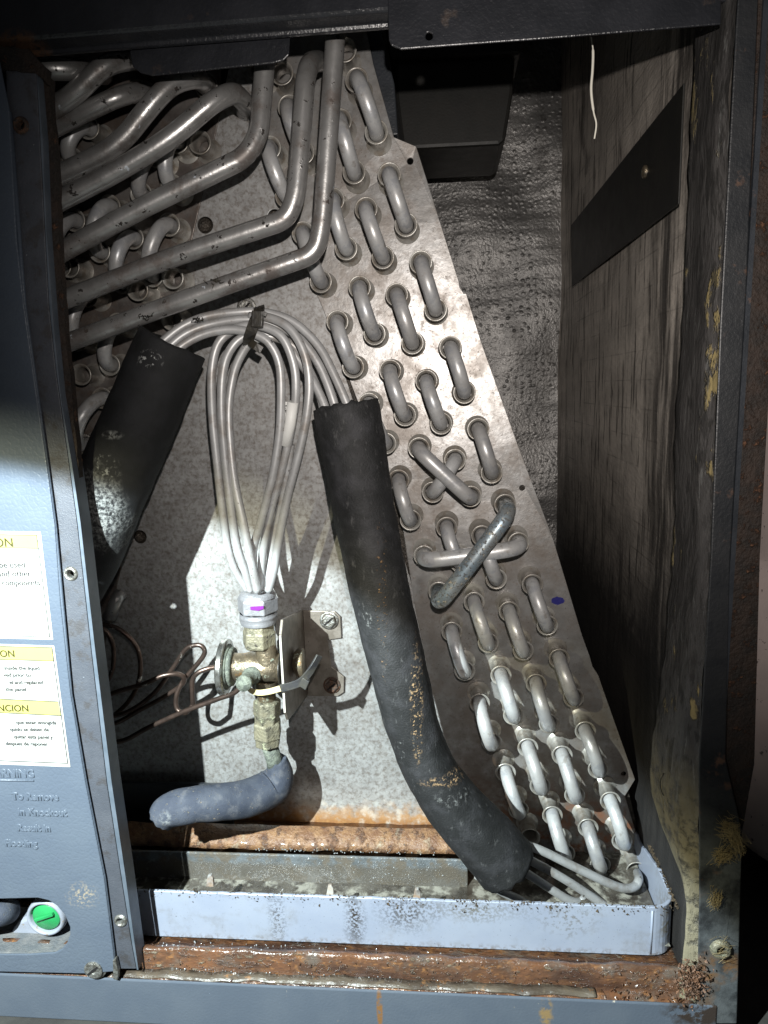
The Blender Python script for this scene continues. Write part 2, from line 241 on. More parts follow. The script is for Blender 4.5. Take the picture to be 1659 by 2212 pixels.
TANK = mat('pale_pinkish_metal', (.62, .52, .49), (.54, .45, .43), 20, rough=.5, bump=.2, layers=(dict(color=(.05, .04, .04), s=110, lo=.62, hi=.66),))
FLOORM = mat('dark_concrete', (.05, .048, .044), (.032, .03, .028), 30, rough=.85, bump=.4)
FIBER = mat('yellow_glass_fibre', (.42, .33, .17), (.28, .21, .10), 90, rough=.8, bump=.2)
STRAND = mat('pale_strand', (.6, .57, .5), rough=.6)
WATER = mat('water_bead', (.75, .78, .8), rough=.05, rvar=0, metal=.6, bump=0)
# ---------------------------------------------------------------- mesh helpers
class MB:
    def __init__(s): s.v = []; s.f = []; s.sm = []
    def add(s, vs, fs, smooth=False):
        o = len(s.v); s.v += [Vector(v) for v in vs]
        for f in fs: s.f.append([i+o for i in f]); s.sm.append(smooth)
    def tube(s, pts, r, seg=14, cap=True, smooth=True):
        n = len(pts); pts = [Vector(p) for p in pts]
        rr = r if isinstance(r, (list, tuple)) else [r]*n
        T = [(pts[min(i+1, n-1)]-pts[max(i-1, 0)]).normalized() for i in range(n)]
        u = T[0].orthogonal().normalized(); vs = []; fs = []
        for i in range(n):
            if i:
                u = (u - u.dot(T[i])*T[i]).normalized()
            w_ = T[i].cross(u)
            for k in range(seg):
                a = 2*math.pi*k/seg; vs.append(pts[i]+(u*math.cos(a)+w_*math.sin(a))*rr[i])
        for i in range(n-1):
            for k in range(seg):
                a = i*seg+k; b = i*seg+(k+1) % seg; fs.append((a, b, b+seg, a+seg))
        s.add(vs, fs, smooth)
        if cap:
            o = len(s.v)-n*seg
            s.f.append([o+k for k in reversed(range(seg))]); s.sm.append(False)
            s.f.append([o+(n-1)*seg+k for k in range(seg)]); s.sm.append(False)
        return s
    def lathe(s, org, axis, prof, seg=24, smooth=True, ph=0):
        """prof: (distance along axis, radius)"""
        axis = Vector(axis).normalized(); u = axis.orthogonal().normalized(); w_ = axis.cross(u); vs = []; fs = []
        for d, r in prof:
            for k in range(seg):
                a = 2*math.pi*k/seg+ph; vs.append(Vector(org)+axis*d+(u*math.cos(a)+w_*math.sin(a))*max(r, 1e-5))
        for i in range(len(prof)-1):
            for k in range(seg):
                a = i*seg+k; b = i*seg+(k+1) % seg; fs.append((a, b, b+seg, a+seg))
        s.add(vs, fs, smooth); return s
    def prism(s, poly, dy, smooth=False):
        """closed outline of 3D points, extruded along +Y by dy"""
        n = len(poly); a = [Vector(p) for p in poly]; b = [p+Vector((0, dy, 0)) for p in a]
        s.add(a+b, [list(range(n)), list(range(2*n-1, n-1, -1))]+[(i, i+n, (i+1) % n+n, (i+1) % n) for i in range(n)], smooth); return s
    def box(s, lo, hi):
        x0, y0, z0 = lo; x1, y1, z1 = hi
        s.add([(x0, y0, z0), (x1, y0, z0), (x1, y1, z0), (x0, y1, z0), (x0, y0, z1), (x1, y0, z1), (x1, y1, z1), (x0, y1, z1)],
              [(0, 3, 2, 1), (4, 5, 6, 7), (0, 1, 5, 4), (1, 2, 6, 5), (2, 3, 7, 6), (3, 0, 4, 7)]); return s
    def grid(s, fn, nu, nv, smooth=True):
        s.add([fn(i/nu, j/nv) for j in range(nv+1) for i in range(nu+1)],
              [(j*(nu+1)+i, j*(nu+1)+i+1, (j+1)*(nu+1)+i+1, (j+1)*(nu+1)+i) for j in range(nv) for i in range(nu)], smooth); return s
    def build(s, name, m, parent=None, bevel=0, **props):
        me = bpy.data.meshes.new(name); base = parent.location if parent else Vector((0, 0, 0))
        if parent and parent.parent: base = base + parent.parent.location
        me.from_pydata([v-base for v in s.v], [], s.f); me.materials.append(m)
        me.polygons.foreach_set('use_smooth', s.sm)
        bm = bmesh.new(); bm.from_mesh(me); bmesh.ops.recalc_face_normals(bm, faces=bm.faces); bm.to_mesh(me); bm.free()
        o = bpy.data.objects.new(name, me); C.objects.link(o)
        if parent: o.parent = parent
        if bevel:
            b = o.modifiers.new('bevel', 'BEVEL'); b.width = bevel; b.segments = 2; b.limit_method = 'ANGLE'; b.angle_limit = math.radians(40)
        for k, v in props.items(): o[k] = v
        return o
def thing(name, label, cat, loc, group=None, kind=None):
    o = bpy.data.objects.new(name, None); C.objects.link(o); o.location = loc; o.empty_display_size = .02
    o['label'] = label; o['category'] = cat
    if group: o['group'] = group
    if kind: o['kind'] = kind
    return o
def spline(pts, k=8):
    p = [Vector(q) for q in pts]; p = [p[0]*2-p[1]]+p+[p[-1]*2-p[-2]]; out = []
    for i in range(1, len(p)-2):
        for j in range(k):
            t = j/k; a, b, c, d = p[i-1:i+3]
            out.append(.5*((2*b)+(c-a)*t+(2*a-5*b+4*c-d)*t*t+(3*b-a-3*c+d)*t*t*t))
    out.append(p[-2]); return out
def pth(spec, k=8): return spline([at(*q) for q in spec], k)
def rounded(pts, r, k=6):
    """polyline whose corners are rounded with radius about r"""
    P = [Vector(p) for p in pts]; out = [P[0]]
    for i in range(1, len(P)-1):
        a = (P[i-1]-P[i]); b = (P[i+1]-P[i]); d = min(r, a.length*.48, b.length*.48)
        s0 = P[i]+a.normalized()*d; s1 = P[i]+b.normalized()*d
        for j in range(k+1):
            t = j/k; out.append(s0*(1-t)**2+P[i]*2*t*(1-t)+s1*t*t)
    out.append(P[-1]); return out
def holed(poly, holes, dy, name, m, parent, bevel=.0004, **props):
    """flat sheet (outline and holes as 3D points at the front) with thickness dy"""
    bm = bmesh.new(); es = []; base = parent.location if parent else Vector((0, 0, 0))
    for loop in [poly]+list(holes):
        vs = [bm.verts.new(Vector(p)-base) for p in loop]
        es += [bm.edges.new((vs[i], vs[(i+1) % len(vs)])) for i in range(len(vs))]
    bmesh.ops.triangle_fill(bm, use_beauty=True, use_dissolve=False, edges=es)
    r = bmesh.ops.extrude_face_region(bm, geom=list(bm.faces))
    for v in [g for g in r['geom'] if isinstance(g, bmesh.types.BMVert)]: v.co.y += dy
    bmesh.ops.recalc_face_normals(bm, faces=bm.faces)
    me = bpy.data.meshes.new(name); bm.to_mesh(me); bm.free(); me.materials.append(m)
    o = bpy.data.objects.new(name, me); C.objects.link(o); o.parent = parent
    if bevel:
        b = o.modifiers.new('bevel', 'BEVEL'); b.width = bevel; b.segments = 2; b.limit_method = 'ANGLE'; b.angle_limit = math.radians(50)
    for k, v in props.items(): o[k] = v
    return o
def circ(c, r, n=20, rz=None): return [c+Vector((r*math.cos(2*math.pi*i/n), 0, (rz or r)*math.sin(2*math.pi*i/n))) for i in range(n)]
def poly(pts, y): return [at(a, b, y) for a, b in pts]
def rag(pts, amp, n=6):
    """roughen an outline"""
    out = []
    for i in range(len(pts)):
        a, b = pts[i], pts[(i+1) % len(pts)]
        for j in range(n):
            p = a.lerp(b, j/n); out.append(p+Vector((noise.noise(p*220)*amp, 0, noise.noise(p*260+Vector((9, 3, 1)))*amp)))
    return out
YF = .45
XW = at(1560, 836, YF).x          # inner face of the right wall
ZG = at(0, 2183, YF).z - .004     # ground under the cabinet
ZFL = at(900, 2128, YF).z         # cabinet floor
# ================================================================ ground
MB().box((-2, -1.0, ZG-.05), (2, 2.5, ZG)).build('ground', FLOORM, kind='structure')
# ================================================================ cabinet
cab = thing('air_handler_cabinet', 'dark slate metal air handler cabinet with rusted floor and open front around the coil', 'cabinet', (0, .7, ZG))
def rail_poly(pts, y, dy, name, m, bevel=.0008, **k): return MB().prism(poly(pts, y), dy).build(name, m, cab, bevel, **k)
# top rail: rounded front face, recessed step, hanging tab
def extr(prof, x0, x1, name, m, parent, bevel=0, nx=1, wob=0, **k):
    """profile in (y, z) swept along X"""
    b = MB(); n = len(prof)
    vs = []
    for i in range(nx+1):
        x = x0+(x1-x0)*i/nx
        for (y, z) in prof:
            q = Vector((x, y, z))
            if wob: q += Vector((0, noise.noise(q*55)*wob, noise.noise(q*70+Vector((5, 5, 5)))*wob))
            vs.append(q)
    fs = [(i*n+j, i*n+(j+1) % n, (i+1)*n+(j+1) % n, (i+1)*n+j) for i in range(nx) for j in range(n)]
    fs += [list(range(n)), [nx*n+j for j in range(n)]]
    b.add(vs, fs, wob > 0); return b.build(name, m, parent, bevel, **k)
zt0 = at(600, 42, YF).z; zt1 = at(600, 77, .462).z
XR = at(1650, 100, YF).x+.02; XL = -.42
extr([(YF, zt0+.14), (YF, zt0+.002), (YF+.0015, zt0), (YF+.012, zt0-.001), (YF+.012, zt1), (YF+.016, zt1), (YF+.03, zt0+.14)], XL, XR, 'top_rail', TOPR, cab, .0012)
tab = [(276, 40), (281, 118), (286, 143), (303, 157), (330, 163), (590, 136), (612, 130), (624, 118), (628, 40)]
MB().prism(poly(tab, .470), .0015).build('hanging_tab', TOPR, cab, .0006)
tab2 = [(838, 30), (840, 86), (846, 98), (866, 106), (1195, 82), (1558, 52), (1558, -60), (838, -20)]
holed(poly(tab2, .4475), [circ(at(927, 78, .4475), .0022, 12)], .0016, 'door_stop_plate', TOPR, cab, .0006)
MB().box((at(846, 50, .449).x, .4495, at(846, 50, .449).z), (at(1558, 50, .449).x, .458, at(846, 44, .449).z)).build('stop_plate_ridge', TOPR, cab, .0012)
# right corner post and its rusted outer flange
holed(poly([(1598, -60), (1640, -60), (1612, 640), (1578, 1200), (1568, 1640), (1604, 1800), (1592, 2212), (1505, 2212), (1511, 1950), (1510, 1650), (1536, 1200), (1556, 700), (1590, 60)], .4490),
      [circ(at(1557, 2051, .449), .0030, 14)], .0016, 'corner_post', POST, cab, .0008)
MB().prism(poly([(1641, -60), (1700, -60), (1692, 300), (1642, 1200), (1630, 1650), (1604, 1795), (1569.5, 1640), (1579.5, 1200), (1613.5, 640)], .4540), .003).build('outer_flange', RUSTF, cab, .0005, label='rust flaked outer flange')
g = MB(); c = at(1557, 2051, .4475); g.lathe(c+Vector((0, .001, 0)), (0, -1, 0), [(0, .0075), (.002, .0072), (.0034, .0058), (.0034, .0036), (.001, .003)], 20); g.build('grommet', NUTM, cab)
# cabinet floor, rust channel and bottom rail
yb = YF
zch = at(900, 2143, YF).z
prof = [(YF+.0005, ZG+.012), (YF+.0005, zch), (YF+.0088, zch+.0002), (YF+.0092, at(900, 2114, .459).z), (YF+.0095, at(900, 2076, .4595).z), (YF+.0105, at(900, 2070, .4605).z), (YF+.014, at(900, 2062, .464).z), (YF+.016, at(900, 2066, .466).z-.002), (YF+.034, at(900, 2052, .484).z-.001), (.66, at(900, 2052, .484).z-.001), (.66, ZG+.012)]
zfl = prof[4][1]
extr(prof, XL, XW+.004, 'floor_channel', RUSTY, cab, 0, 160, .0016, label='wet rusted floor channel')
sed = [(YF+.0015, zch+.0004), (YF+.0015, zch+.0014), (YF+.0095, zch+.0022), (YF+.0095, zch+.0004)]
extr(sed, at(235, 2090, YF).x, at(1290, 2150, YF).x, 'sediment', TANM, cab, 0, 160, .0020)
zb1 = at(150, 2190, YF).z
MB().box((XL, YF-.002, zb1-.004), (XW+.02, YF+.0002, zch+.0012)).build('bottom_rail_face', BOTR, cab, .0011)
# cabinet walls, back and deck
ZT = zt1+.30
MB().box((XL, .4605, ZG+.004), (XL+.003, 1.12, ZT)).build('left_wall', CASE, cab)
MB().box((XL, 1.112, ZG+.004), (XW+.02, 1.115, ZT)).build('back_wall', CASE, cab)
MB().box((XW+.012, .452, ZG+.004), (XW+.015, 1.112, ZT)).build('right_wall', CASE, cab)
MB().box((XL, .463, ZT), (XW+.02, 1.12, ZT+.003)).build('top_deck', CASE, cab)
MB().box((XL+.004, .66, zfl-.03), (XW+.0, 1.11, zfl-.027)).build('floor_sheet', RUSTF, cab)
# screws on the post strip etc. are added with the panel
ins = thing('wall_insulation', 'grimy foil faced insulation blanket lining the cabinet right wall with torn front edge', 'insulation', (XW, .8, .5))
def wallf(u, v):
    y = .462+(1.095-.462)*u; z = ZFL-.02+(ZT-ZFL+.02)*v
    q = Vector((0, y*7, z*7))
    return Vector((XW+.004+noise.noise(q)*.003+noise.noise(q*4)*.0008, y, z))
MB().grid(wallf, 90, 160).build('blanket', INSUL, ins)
# front overlap, torn at the lower edge: outline from its edge line down the wall
_pe = [(at(a, b_, .449).z, at(a, b_, .449).x) for a, b_ in ((1590, -400), (1590, 60), (1556, 700), (1536, 1200), (1510, 1650), (1511, 1950), (1508, 2212))]
def postx(z):
    for (z1, x1), (z2, x2) in zip(_pe, _pe[1:]):
        if z2 <= z <= z1: return x1+(x2-x1)*(z1-z)/(z1-z2)
    return _pe[-1][1] if z < _pe[-1][0] else _pe[0][1]
def flapf(u, v):
    z = at(1500, 2060, .50).z+(ZT-at(1500, 2060, .50).z)*v
    zb = at(1440, 1650, .5).z
    k0 = min(1, max(0, (at(1460, 1735, .5).z-z)/.055)); y1 = .515-.046*k0*k0*(3-2*k0)+noise.noise(Vector((0, 3, z*60)))*.003
    y0 = .4525; y = y0+(y1-y0)*u
    q = Vector((1, y*11, z*11))
    bulge = max(0, 1-abs(z-at(1460, 1700, .5).z)/.07)
    low = max(0.0, (at(1460, 1700, .5).z-z)/.12)
    px_ = postx(z)+.0015; t_ = min(1, u/.22); t_ = t_*t_*(3-2*t_)
    x = px_+(XW-.006-px_)*t_+noise.noise(q)*.003+noise.noise(q*5)*.0012
    zz_ = (at(1460, 1700, .5).z-z)
    b_ = max(0, 1-abs(zz_)/(.075 if zz_ > 0 else .12)); x += -.010*u*b_*b_*(3-2*b_)
    x += min(1, max(0, zz_/.09))*.008*u
    if u > .96: x += .010
    return Vector((x, y, z+noise.noise(q*4)*.002))
MB().grid(flapf, 30, 200).build('front_overlap', FLAP, ins, label='torn overlapping front strip with crumbling yellow patches')
MB().prism([Vector((XW-.002, .0, 0))+Vector((0, 0, 0))]*0 or [Vector((XW-.004, .66, 0)), Vector((XW-.0035, .66, 0)), Vector((XW-.004, .66, .001))], .001).build('staple', SCREW, ins) if False else None
foil = thing('foil_back_insulation', 'dimpled foil scrim insulation sheet covering the back of the cabinet behind the coil', 'insulation', (0, 1.1, .5))
def foilf(u, v):
    x = -.30+(XW+.02+.30)*u; z = ZG+.05+(ZT-ZG-.05)*v
    q = Vector((x*9, 0, z*9)); g_ = .00025*math.sin(z*2*math.pi/.023+noise.noise(q)*5)
    return Vector((x, 1.088+noise.noise(q)*.008+noise.noise(q*3.1)*.0014+g_, z))
MB().grid(foilf, 150, 240).build('foil_sheet', FOIL, foil)
# dark baffle on the right wall
def wallpt(px, py):
    d = at(px, py, 1.0)-Vector((0, 0, CAMZ)); k = (XW-.006)/d.x
    return d*k+Vector((0, 0, CAMZ))
bf = thing('side_baffle', 'flat dark slanted sheet metal baffle screwed to the insulated right wall', 'baffle', (XW, .7, CAMZ+.1))
bp = [wallpt(*p) for p in ((1233, 487), (1236, 618), (1465, 440), (1476, 180))]
b = MB(); n = len(bp); off = Vector((.0015, 0, 0)); b.add(bp+[p+off for p in bp], [(0, 1, 2, 3), (7, 6, 5, 4)]+[(i, i+4, (i+1) % 4+4, (i+1) % 4) for i in range(4)]); b.build('baffle_sheet', BLACKP, bf, .0004)
c = wallpt(1395, 371); MB().lathe(c, (-1, 0, 0), [(0, .005), (.002, .005), (.003, .003), (.003, 0)], 12).build('screw', BRASS, bf)
# black box hanging at the back
bx = thing('plenum_box', 'black plastic box hanging in the shadow above the foil insulation', 'box', at(980, 100, .85))
MB().prism(poly([(852, 20), (852, 190), (868, 318), (885, 322), (1078, 312), (1092, 300), (1108, 200), (1118, 20)], .84), .12).build('box_body', BLACKP, bx, .004)
MB().prism(poly([(828, 20), (840, 120), (850, 128), (1125, 116), (1122, 20)], .83), .14).build('box_lid', BLACKP, bx, .003)
# loose strand hanging from the top
s_ = MB().tube(pth([(1277, 76, .50), (1281, 110, .50), (1280, 150, .50), (1277, 195, .50), (1282, 240, .50), (1288, 268, .50), (1284, 300, .502)]), [.0005]*8+[.0009]*24+[.0006]*17, 6).build('loose_strand', STRAND)
s_['label'] = 'thin pale strand of fibre hanging from the upper right plate'; s_['category'] = 'strand'
# ================================================================ evaporator coil
YP = .600; YS = .577
coil = thing('evaporator_coil', 'aluminium and galvanised A-shaped evaporator coil with bare metal return bends', 'coil', at(700, 1850, YP))
outerR = [(786, 40), (807, 140), (851, 296), (899, 316), (951, 480), (992, 610), (993, 620), (1002, 634), (1007, 633), (1039, 737), (1117, 956), (1195, 1165), (1258, 1374), (1276, 1424), (1280, 1440), (1292, 1458), (1330, 1566), (1372, 1684), (1350, 1720), (1372, 1792), (1404, 1883), (1432, 1975)]
innerR = [(1060, 1975), (1036, 1736), (972, 1628), (932, 1488), (896, 1308), (868, 1128), (835, 1030), (761, 837), (703, 681), (683, 633), (640, 500), (590, 340), (545, 180), (500, 40)]
rs = holed(poly(outerR+innerR, YP-.0012), [circ(at(886, 348, YP), .0026, 14), circ(at(1128, 1054, YP), .0024, 14), circ(at(1347, 1672, YP), .0024, 14)], .002, 'right_tube_sheet', SHEET, coil, .0004)
holed(poly([(600, 40), (686, 626), (1040, 1730), (1064, 1790), (150, 1790), (232, 1336), (300, 1000), (400, 560), (470, 250), (520, 40)], YP),
      [circ(at(443, 486, YP), .0068, 24), circ(at(593, 468, YP), .0060, 24), circ(at(302, 1160, YP), .0064, 24)], .002, 'centre_plate', GALV, coil, .0004)
for q in ((443, 486), (593, 468), (302, 1160)):
    MB().lathe(at(q[0], q[1], YP+.004), (0, 1, 0), [(-.002, .0078), (0, .0076), (.004, .0074), (.008, .0074), (.0081, 0)], 24).build('plate_hole_cup', FINS, coil)
holed(poly([(480, 40), (474, 250), (405, 560), (306, 1000), (238, 1336), (205, 1500), (60, 1500), (40, 800), (60, 40)], YP-.0014), [], .002, 'left_tube_sheet', LSHEET, coil, .0004)
# fin slabs behind the sheets
def slab(fr, y1, name):
    a = poly(fr, YP+.003); b = MB(); b.prism(a, y1-YP); b.build(name, FINS, coil)
slab([(770, 40), (800, 140), (845, 296), (1000, 640), (1190, 1170), (1340, 1640), (1420, 1960), (1075, 1960), (960, 1600), (690, 640), (540, 180), (520, 40)], 1.0, 'right_fin_slab')
slab([(470, 40), (400, 560), (235, 1336), (200, 1500), (80, 1500), (60, 40)], 1.0, 'left_fin_slab')
MB().prism(poly([(784, 40), (822, 60), (852, 180), (860, 290), (846, 292), (806, 140)], YP+.006), .3).build('slab_end_flange', CASE, coil, .001)
# tube sleeves and return bends
slp = [(0, .0106), (.0007, .0100), (.0015, .0082), (.004, .0070), (.012, .0069), (.018, .0072), (.0205, .0082), (.0228, .0093), (.0235, .0092), (.0232, .0082), (.021, .0066), (.018, .0062)]
def sleeve(c, parent, m=None):
    base = Vector((c.x, YP-.001, c.z))
    return MB().lathe(base, (0, -1, 0), slp, 26).build('sleeve', m or ALUS, parent)
TR = .0058
def ubend(a, b, out=.0, m=ALU, sk=1.0, sl=True, r=TR):
    A = at(a[0], a[1], YS); B = at(b[0], b[1], YS); d = (B-A); h = d.length/2; u = d.normalized(); mid = (A+B)/2
    sk = sk*random.uniform(.88, 1.12); tw = Vector((random.gauss(0, .0006), 0, random.gauss(0, .0004)))
    pts = [A+Vector((0, .012, 0)), A+Vector((0, .004, 0))]
    pts += [mid+(-u*math.cos(t)*h)+Vector((0, -math.sin(t)*(h*sk+out), 0))+tw*math.sin(t) for t in [math.pi*i/14 for i in range(15)]]
    pts += [B+Vector((0, .004, 0)), B+Vector((0, .012, 0))]
    o = MB().tube(pts, r, 16).build('return_bend', m, coil)
    if sl:
        sleeve(A, coil); sleeve(B, coil)
    return o
RB = [((771, 174), (813, 286)), ((841, 378), (877, 486)), ((909, 567), (941, 669)), ((973, 751), (1003, 848)), ((1033, 927), (1062, 1021)), ((1150, 1262), (1182, 1350)), ((1208, 1422), (1239, 1506)), ((1264, 1578), (1292, 1660)), ((1318, 1729), (1343, 1815)),
      ((735, 262), (765, 372)), ((791, 452), (827, 556)), ((857, 637), (891, 741)), ((921, 823), (953, 915)), ((1041, 1157), (1072, 1250)), ((1100, 1320), (1130, 1404)), ((1158, 1476), (1186, 1562)), ((1214, 1630), (1241, 1716)), ((1270, 1787), (1296, 1866)),
      ((720, 432), (748, 537)), ((777, 621), (809, 721)), ((843, 801), (875, 897)), ((965, 1139), (995, 1215)), ((1024, 1300), (1055, 1388)), ((1082, 1458), (1109, 1544)), ((1140, 1614), (1166, 1696)), ((1193, 1760), (1220, 1842)),
      ((583, 320), (619, 424)), ((655, 504), (693, 608)), ((729, 695), (763, 793)), ((861, 1037), (887, 1123)), ((976, 1364), (1004, 1448)), ((1036, 1518), (1062, 1602)), ((1092, 1668), (1120, 1748)),
      ((983, 993), (935, 1063)), ((625, 232), (655, 330)), ((797, 872), (833, 958))]
for a, b_ in RB: ubend(a, b_)
LB = [((192, 276), (158, 345)), ((384, 306), (372, 402)), ((338, 336), (306, 420)), ((238, 446), (216, 543)), ((162, 476), (132, 575)), ((288, 514), (264, 610)), ((366, 486), (330, 596)), ((190, 640), (168, 735)), ((256, 700), (238, 788)), ((222, 860), (182, 960))]
for a, b_ in LB: ubend(a, b_)
for q in ((446, 186), (300, 200), (374, 600), (298, 626), (372, 690), (150, 576), (176, 809), (609, 158), (745, 108), (560, 150), (432, 308), (1145, 1808), (245, 330)): sleeve(at(q[0], q[1], YS), coil)
# crossover tubes
def cross(a, b, off, m=ALU, r=.0067):
    A = at(a[0], a[1], YS); B = at(b[0], b[1], YS); d = (B-A); o = Vector((0, -off, 0))
    pts = rounded([A+Vector((0, .012, 0)), A+o*.98, A+o+d*.5+Vector((0, -.002, 0)), B+o*.98, B+Vector((0, .012, 0))], .016, 8)
    MB().tube(pts, r, 18).build('crossover_tube', m, coil); sleeve(A, coil); sleeve(B, coil)
cross((905, 968), (1017, 1072), .020, r=.0062)
cross((916, 1200), (1120, 1172), .020)
cross((1091, 1090), (948, 1278), .038, SCUFF, label=None) if False else cross((1091, 1090), (948, 1278), .038, SCUFF)
# suction tubes
SR = .0069
def suction(spec, r=SR, rd=.018, k=8):
    MB().tube(rounded([at(*q) for q in spec], rd, k), r, 20).build('suction_tube', SUCT, coil)
suction([(60, 148, .505), (110, 148, .505), (170, 150, .515), (210, 158, .55), (225, 162, .60)], .0074)
suction([(40, 278, .515), (108, 238, .515), (160, 205, .513), (228, 138, .513), (285, 128, .53), (300, 133, .60)], .0069)
suction([(40, 312, .528), (108, 280, .526), (200, 234, .524), (262, 206, .526), (316, 196, .545), (322, 198, .60)], .0066)
suction([(60, 412, .510), (120, 382, .510), (254, 318, .512), (330, 222, .514), (372, 178, .518), (425, 166, .530), (447, 186, .560), (447, 187, .60)], .0070)
suction([(60, 474, .502), (120, 438, .502), (250, 372, .505), (370, 298, .508), (462, 218, .512), (505, 198, .522), (532, 225, .548), (528, 240, .60)], .0070)
suction([(70, 580, .498), (130, 546, .498), (300, 452, .502), (530, 340, .508), (560, 290, .510), (572, 140, .512), (576, 60, .512)], .0070, .022)
suction([(80, 672, .502), (145, 645, .502), (360, 560, .506), (620, 474, .510), (640, 420, .510), (650, 300, .510), (662, 137, .514), (690, 132, .550), (692, 134, .60)], .0069, .020)
suction([(90, 765, .498), (152, 738, .498), (420, 640, .502), (682, 548, .508), (696, 480, .508), (712, 260, .505), (728, 30, .505), (729, -60, .505)], .0067, .022)
# screw near the feeder bundle
def screw(px, py, y, m, parent, r=.006, hexa=True):
    c = at(px, py, y); b = MB(); b.lathe(c, (0, -1, 0), [(0, r*1.25), (.0008, r*1.25), (.0009, r)], 20)
    b.lathe(c, (0, -1, 0), [(0, r*.95), (.003, r*.95), (.0036, r*.8), (.0036, r*.35), (.003, r*.3), (.003, 0)], 6 if hexa else 20, False)
    o = b.build('screw', m, parent)
    u = Vector((math.cos(.7), 0, math.sin(.7))); v = Vector((-u.z, 0, u.x)); s = MB(); q = c+Vector((0, -.0037, 0))
    s.add([q+u*r*.75+v*r*.12, q-u*r*.75+v*r*.12, q-u*r*.75-v*r*.12, q+u*r*.75-v*r*.12]+[q+Vector((0, .001, 0))+u*r*.75*i+v*r*.12*j for i, j in ((1, 1), (-1, 1), (-1, -1), (1, -1))],
          [(0, 1, 2, 3), (0, 4, 5, 1), (1, 5, 6, 2), (2, 6, 7, 3), (3, 7, 4, 0)]); s.build('screw_slot', HOLE, o)
    return o
screw(533, 664, YP, SCREW, coil, .0068)
# rusty shelf under the plates
zs0 = at(600, 1786, .598).z; zs1 = at(600, 1834, .554).z
extr([(.603, zs0), (.597, zs0+.001), (.566, zs1+.016), (.556, zs1+.004), (.553, zs1-.0), (.603, zs1-.004)], at(130, 1800, .58).x, at(1050, 1840, .58).x, 'rusted_foot_rail', RUSTR, coil, 0, 200, .0012)
# ================================================================ drain pan
pan = thing('drain_pan', 'pale blue-white plastic drain pan speckled with black grime under the coil', 'drain pan', at(900, 2060, .53))
YPAN = .485
tl = at(345, 1914, YPAN); bl = at(343, 2017, YPAN); tr = at(1464, 1968, YPAN); br = at(1457, 2072, YPAN)
ztop = (at(345, 1912, YPAN).z+at(1430, 1978, YPAN).z)/2; zbot = (bl.z+at(1417, 2071, YPAN).z)/2
xl = at(150, 1960, YPAN).x; xr = at(1466, 1990, YPAN).x
# front wall swept: rounded right corner, wall returns to the back
def panwall(t):     # centre line of the wall in plan
    rc = .010
    return None
plan = [(xl, .63), (xl, YPAN+.008), (xl+.008, YPAN)]
plan += [(xl+.008+(xr-.020-xl-.008)*i/60, YPAN) for i in range(1, 61)]
plan += [(xr-.020+.020*math.sin(a), YPAN+.020-.020*math.cos(a)) for a in [math.pi/2*i/10 for i in range(1, 11)]]
plan += [(xr, YPAN+.020+.006*i) for i in range(1, 19)]
b = MB(); vs = []; fs = []; prof2 = [(0, 0), (0, 1), (.0005, 1.012), (.0022, 1.012), (.0027, 1.0), (.0027, 0.0)]
for i, (x, y) in enumerate(plan):
    p0 = Vector(plan[max(i-1, 0)]); p1 = Vector(plan[min(i+1, len(plan)-1)]); t = (p1-p0).normalized(); nrm = Vector((-t.y, t.x))
    back = max(0, (y-.53)) if x > 0 else 0
    zt_ = ztop-.0+ (.0 if back == 0 else -min(.05, back)*.3)
    for (o_, k) in prof2:
        z = zbot+(zt_-zbot)*k
        vs.append(Vector((x+nrm.x*o_, y+nrm.y*o_+(.0004*(1-k) if y < YPAN+.001 else 0), z+noise.noise(Vector((x*120, y*120, k)))*(.0008+.0022*(x > .12 and y > .5))*(k > .9))))
n = 6
for i in range(len(plan)-1):
    for j in range(n): fs.append((i*n+j, i*n+(j+1) % n, (i+1)*n+(j+1) % n, (i+1)*n+j))
b.add(vs, fs, False); b.build('pan_wall', PANM, pan)
MB().box((at(120, 1740, .585).x, .586, at(300, 1786, .585).z), (at(500, 1740, .585).x, .590, at(300, 1693, .585).z)).build('lower_dark_strip', CASE, coil, .001)  # plain dark strip across the lower plate, behind the grey elbow
MB().box((xl+.002, YPAN+.004, zbot+.0005), (xr-.016, .60, zbot+.0022)).build('pan_floor', PANM, pan)
# raised rib on the wall, left of its corner
q = at(1409, 1982, YPAN); MB().tube([Vector((q.x, YPAN, ztop-.002)), Vector((q.x, YPAN+.0008, zbot+.001))], .0009, 8).build('wall_seam', PANM, pan)
for px, py in ((452, 1900), (712, 1922), (900, 1930)):
    c = at(px, py, .492); MB().prism([c+Vector((-.0034, 0, -.007)), c+Vector((-.0012, 0, .0035)), c+Vector((.0016, 0, .0038)), c+Vector((.0032, 0, .001)), c+Vector((.0032, 0, -.007))], .003).build('clip_post', GALV, pan, .0005)
sl = MB(); zsl = zbot+.006
def slf(u, v):
    x = xl+.004+(xr-.008-xl)*u; y = YPAN+.0035+(.600-YPAN-.0035)*v
    return Vector((x, y, zsl+noise.noise(Vector((x*60, y*60, 0)))*.0012))
sl.grid(slf, 90, 24).build('sludge_water', SLUDGE, pan, kind='stuff')
MB().box((at(150, 1870, .55).x, .5470, zbot+.003), (at(1010, 1880, .55).x, .5495, at(700, 1848, .548).z)).build('inner_channel', INNER, pan, .001)
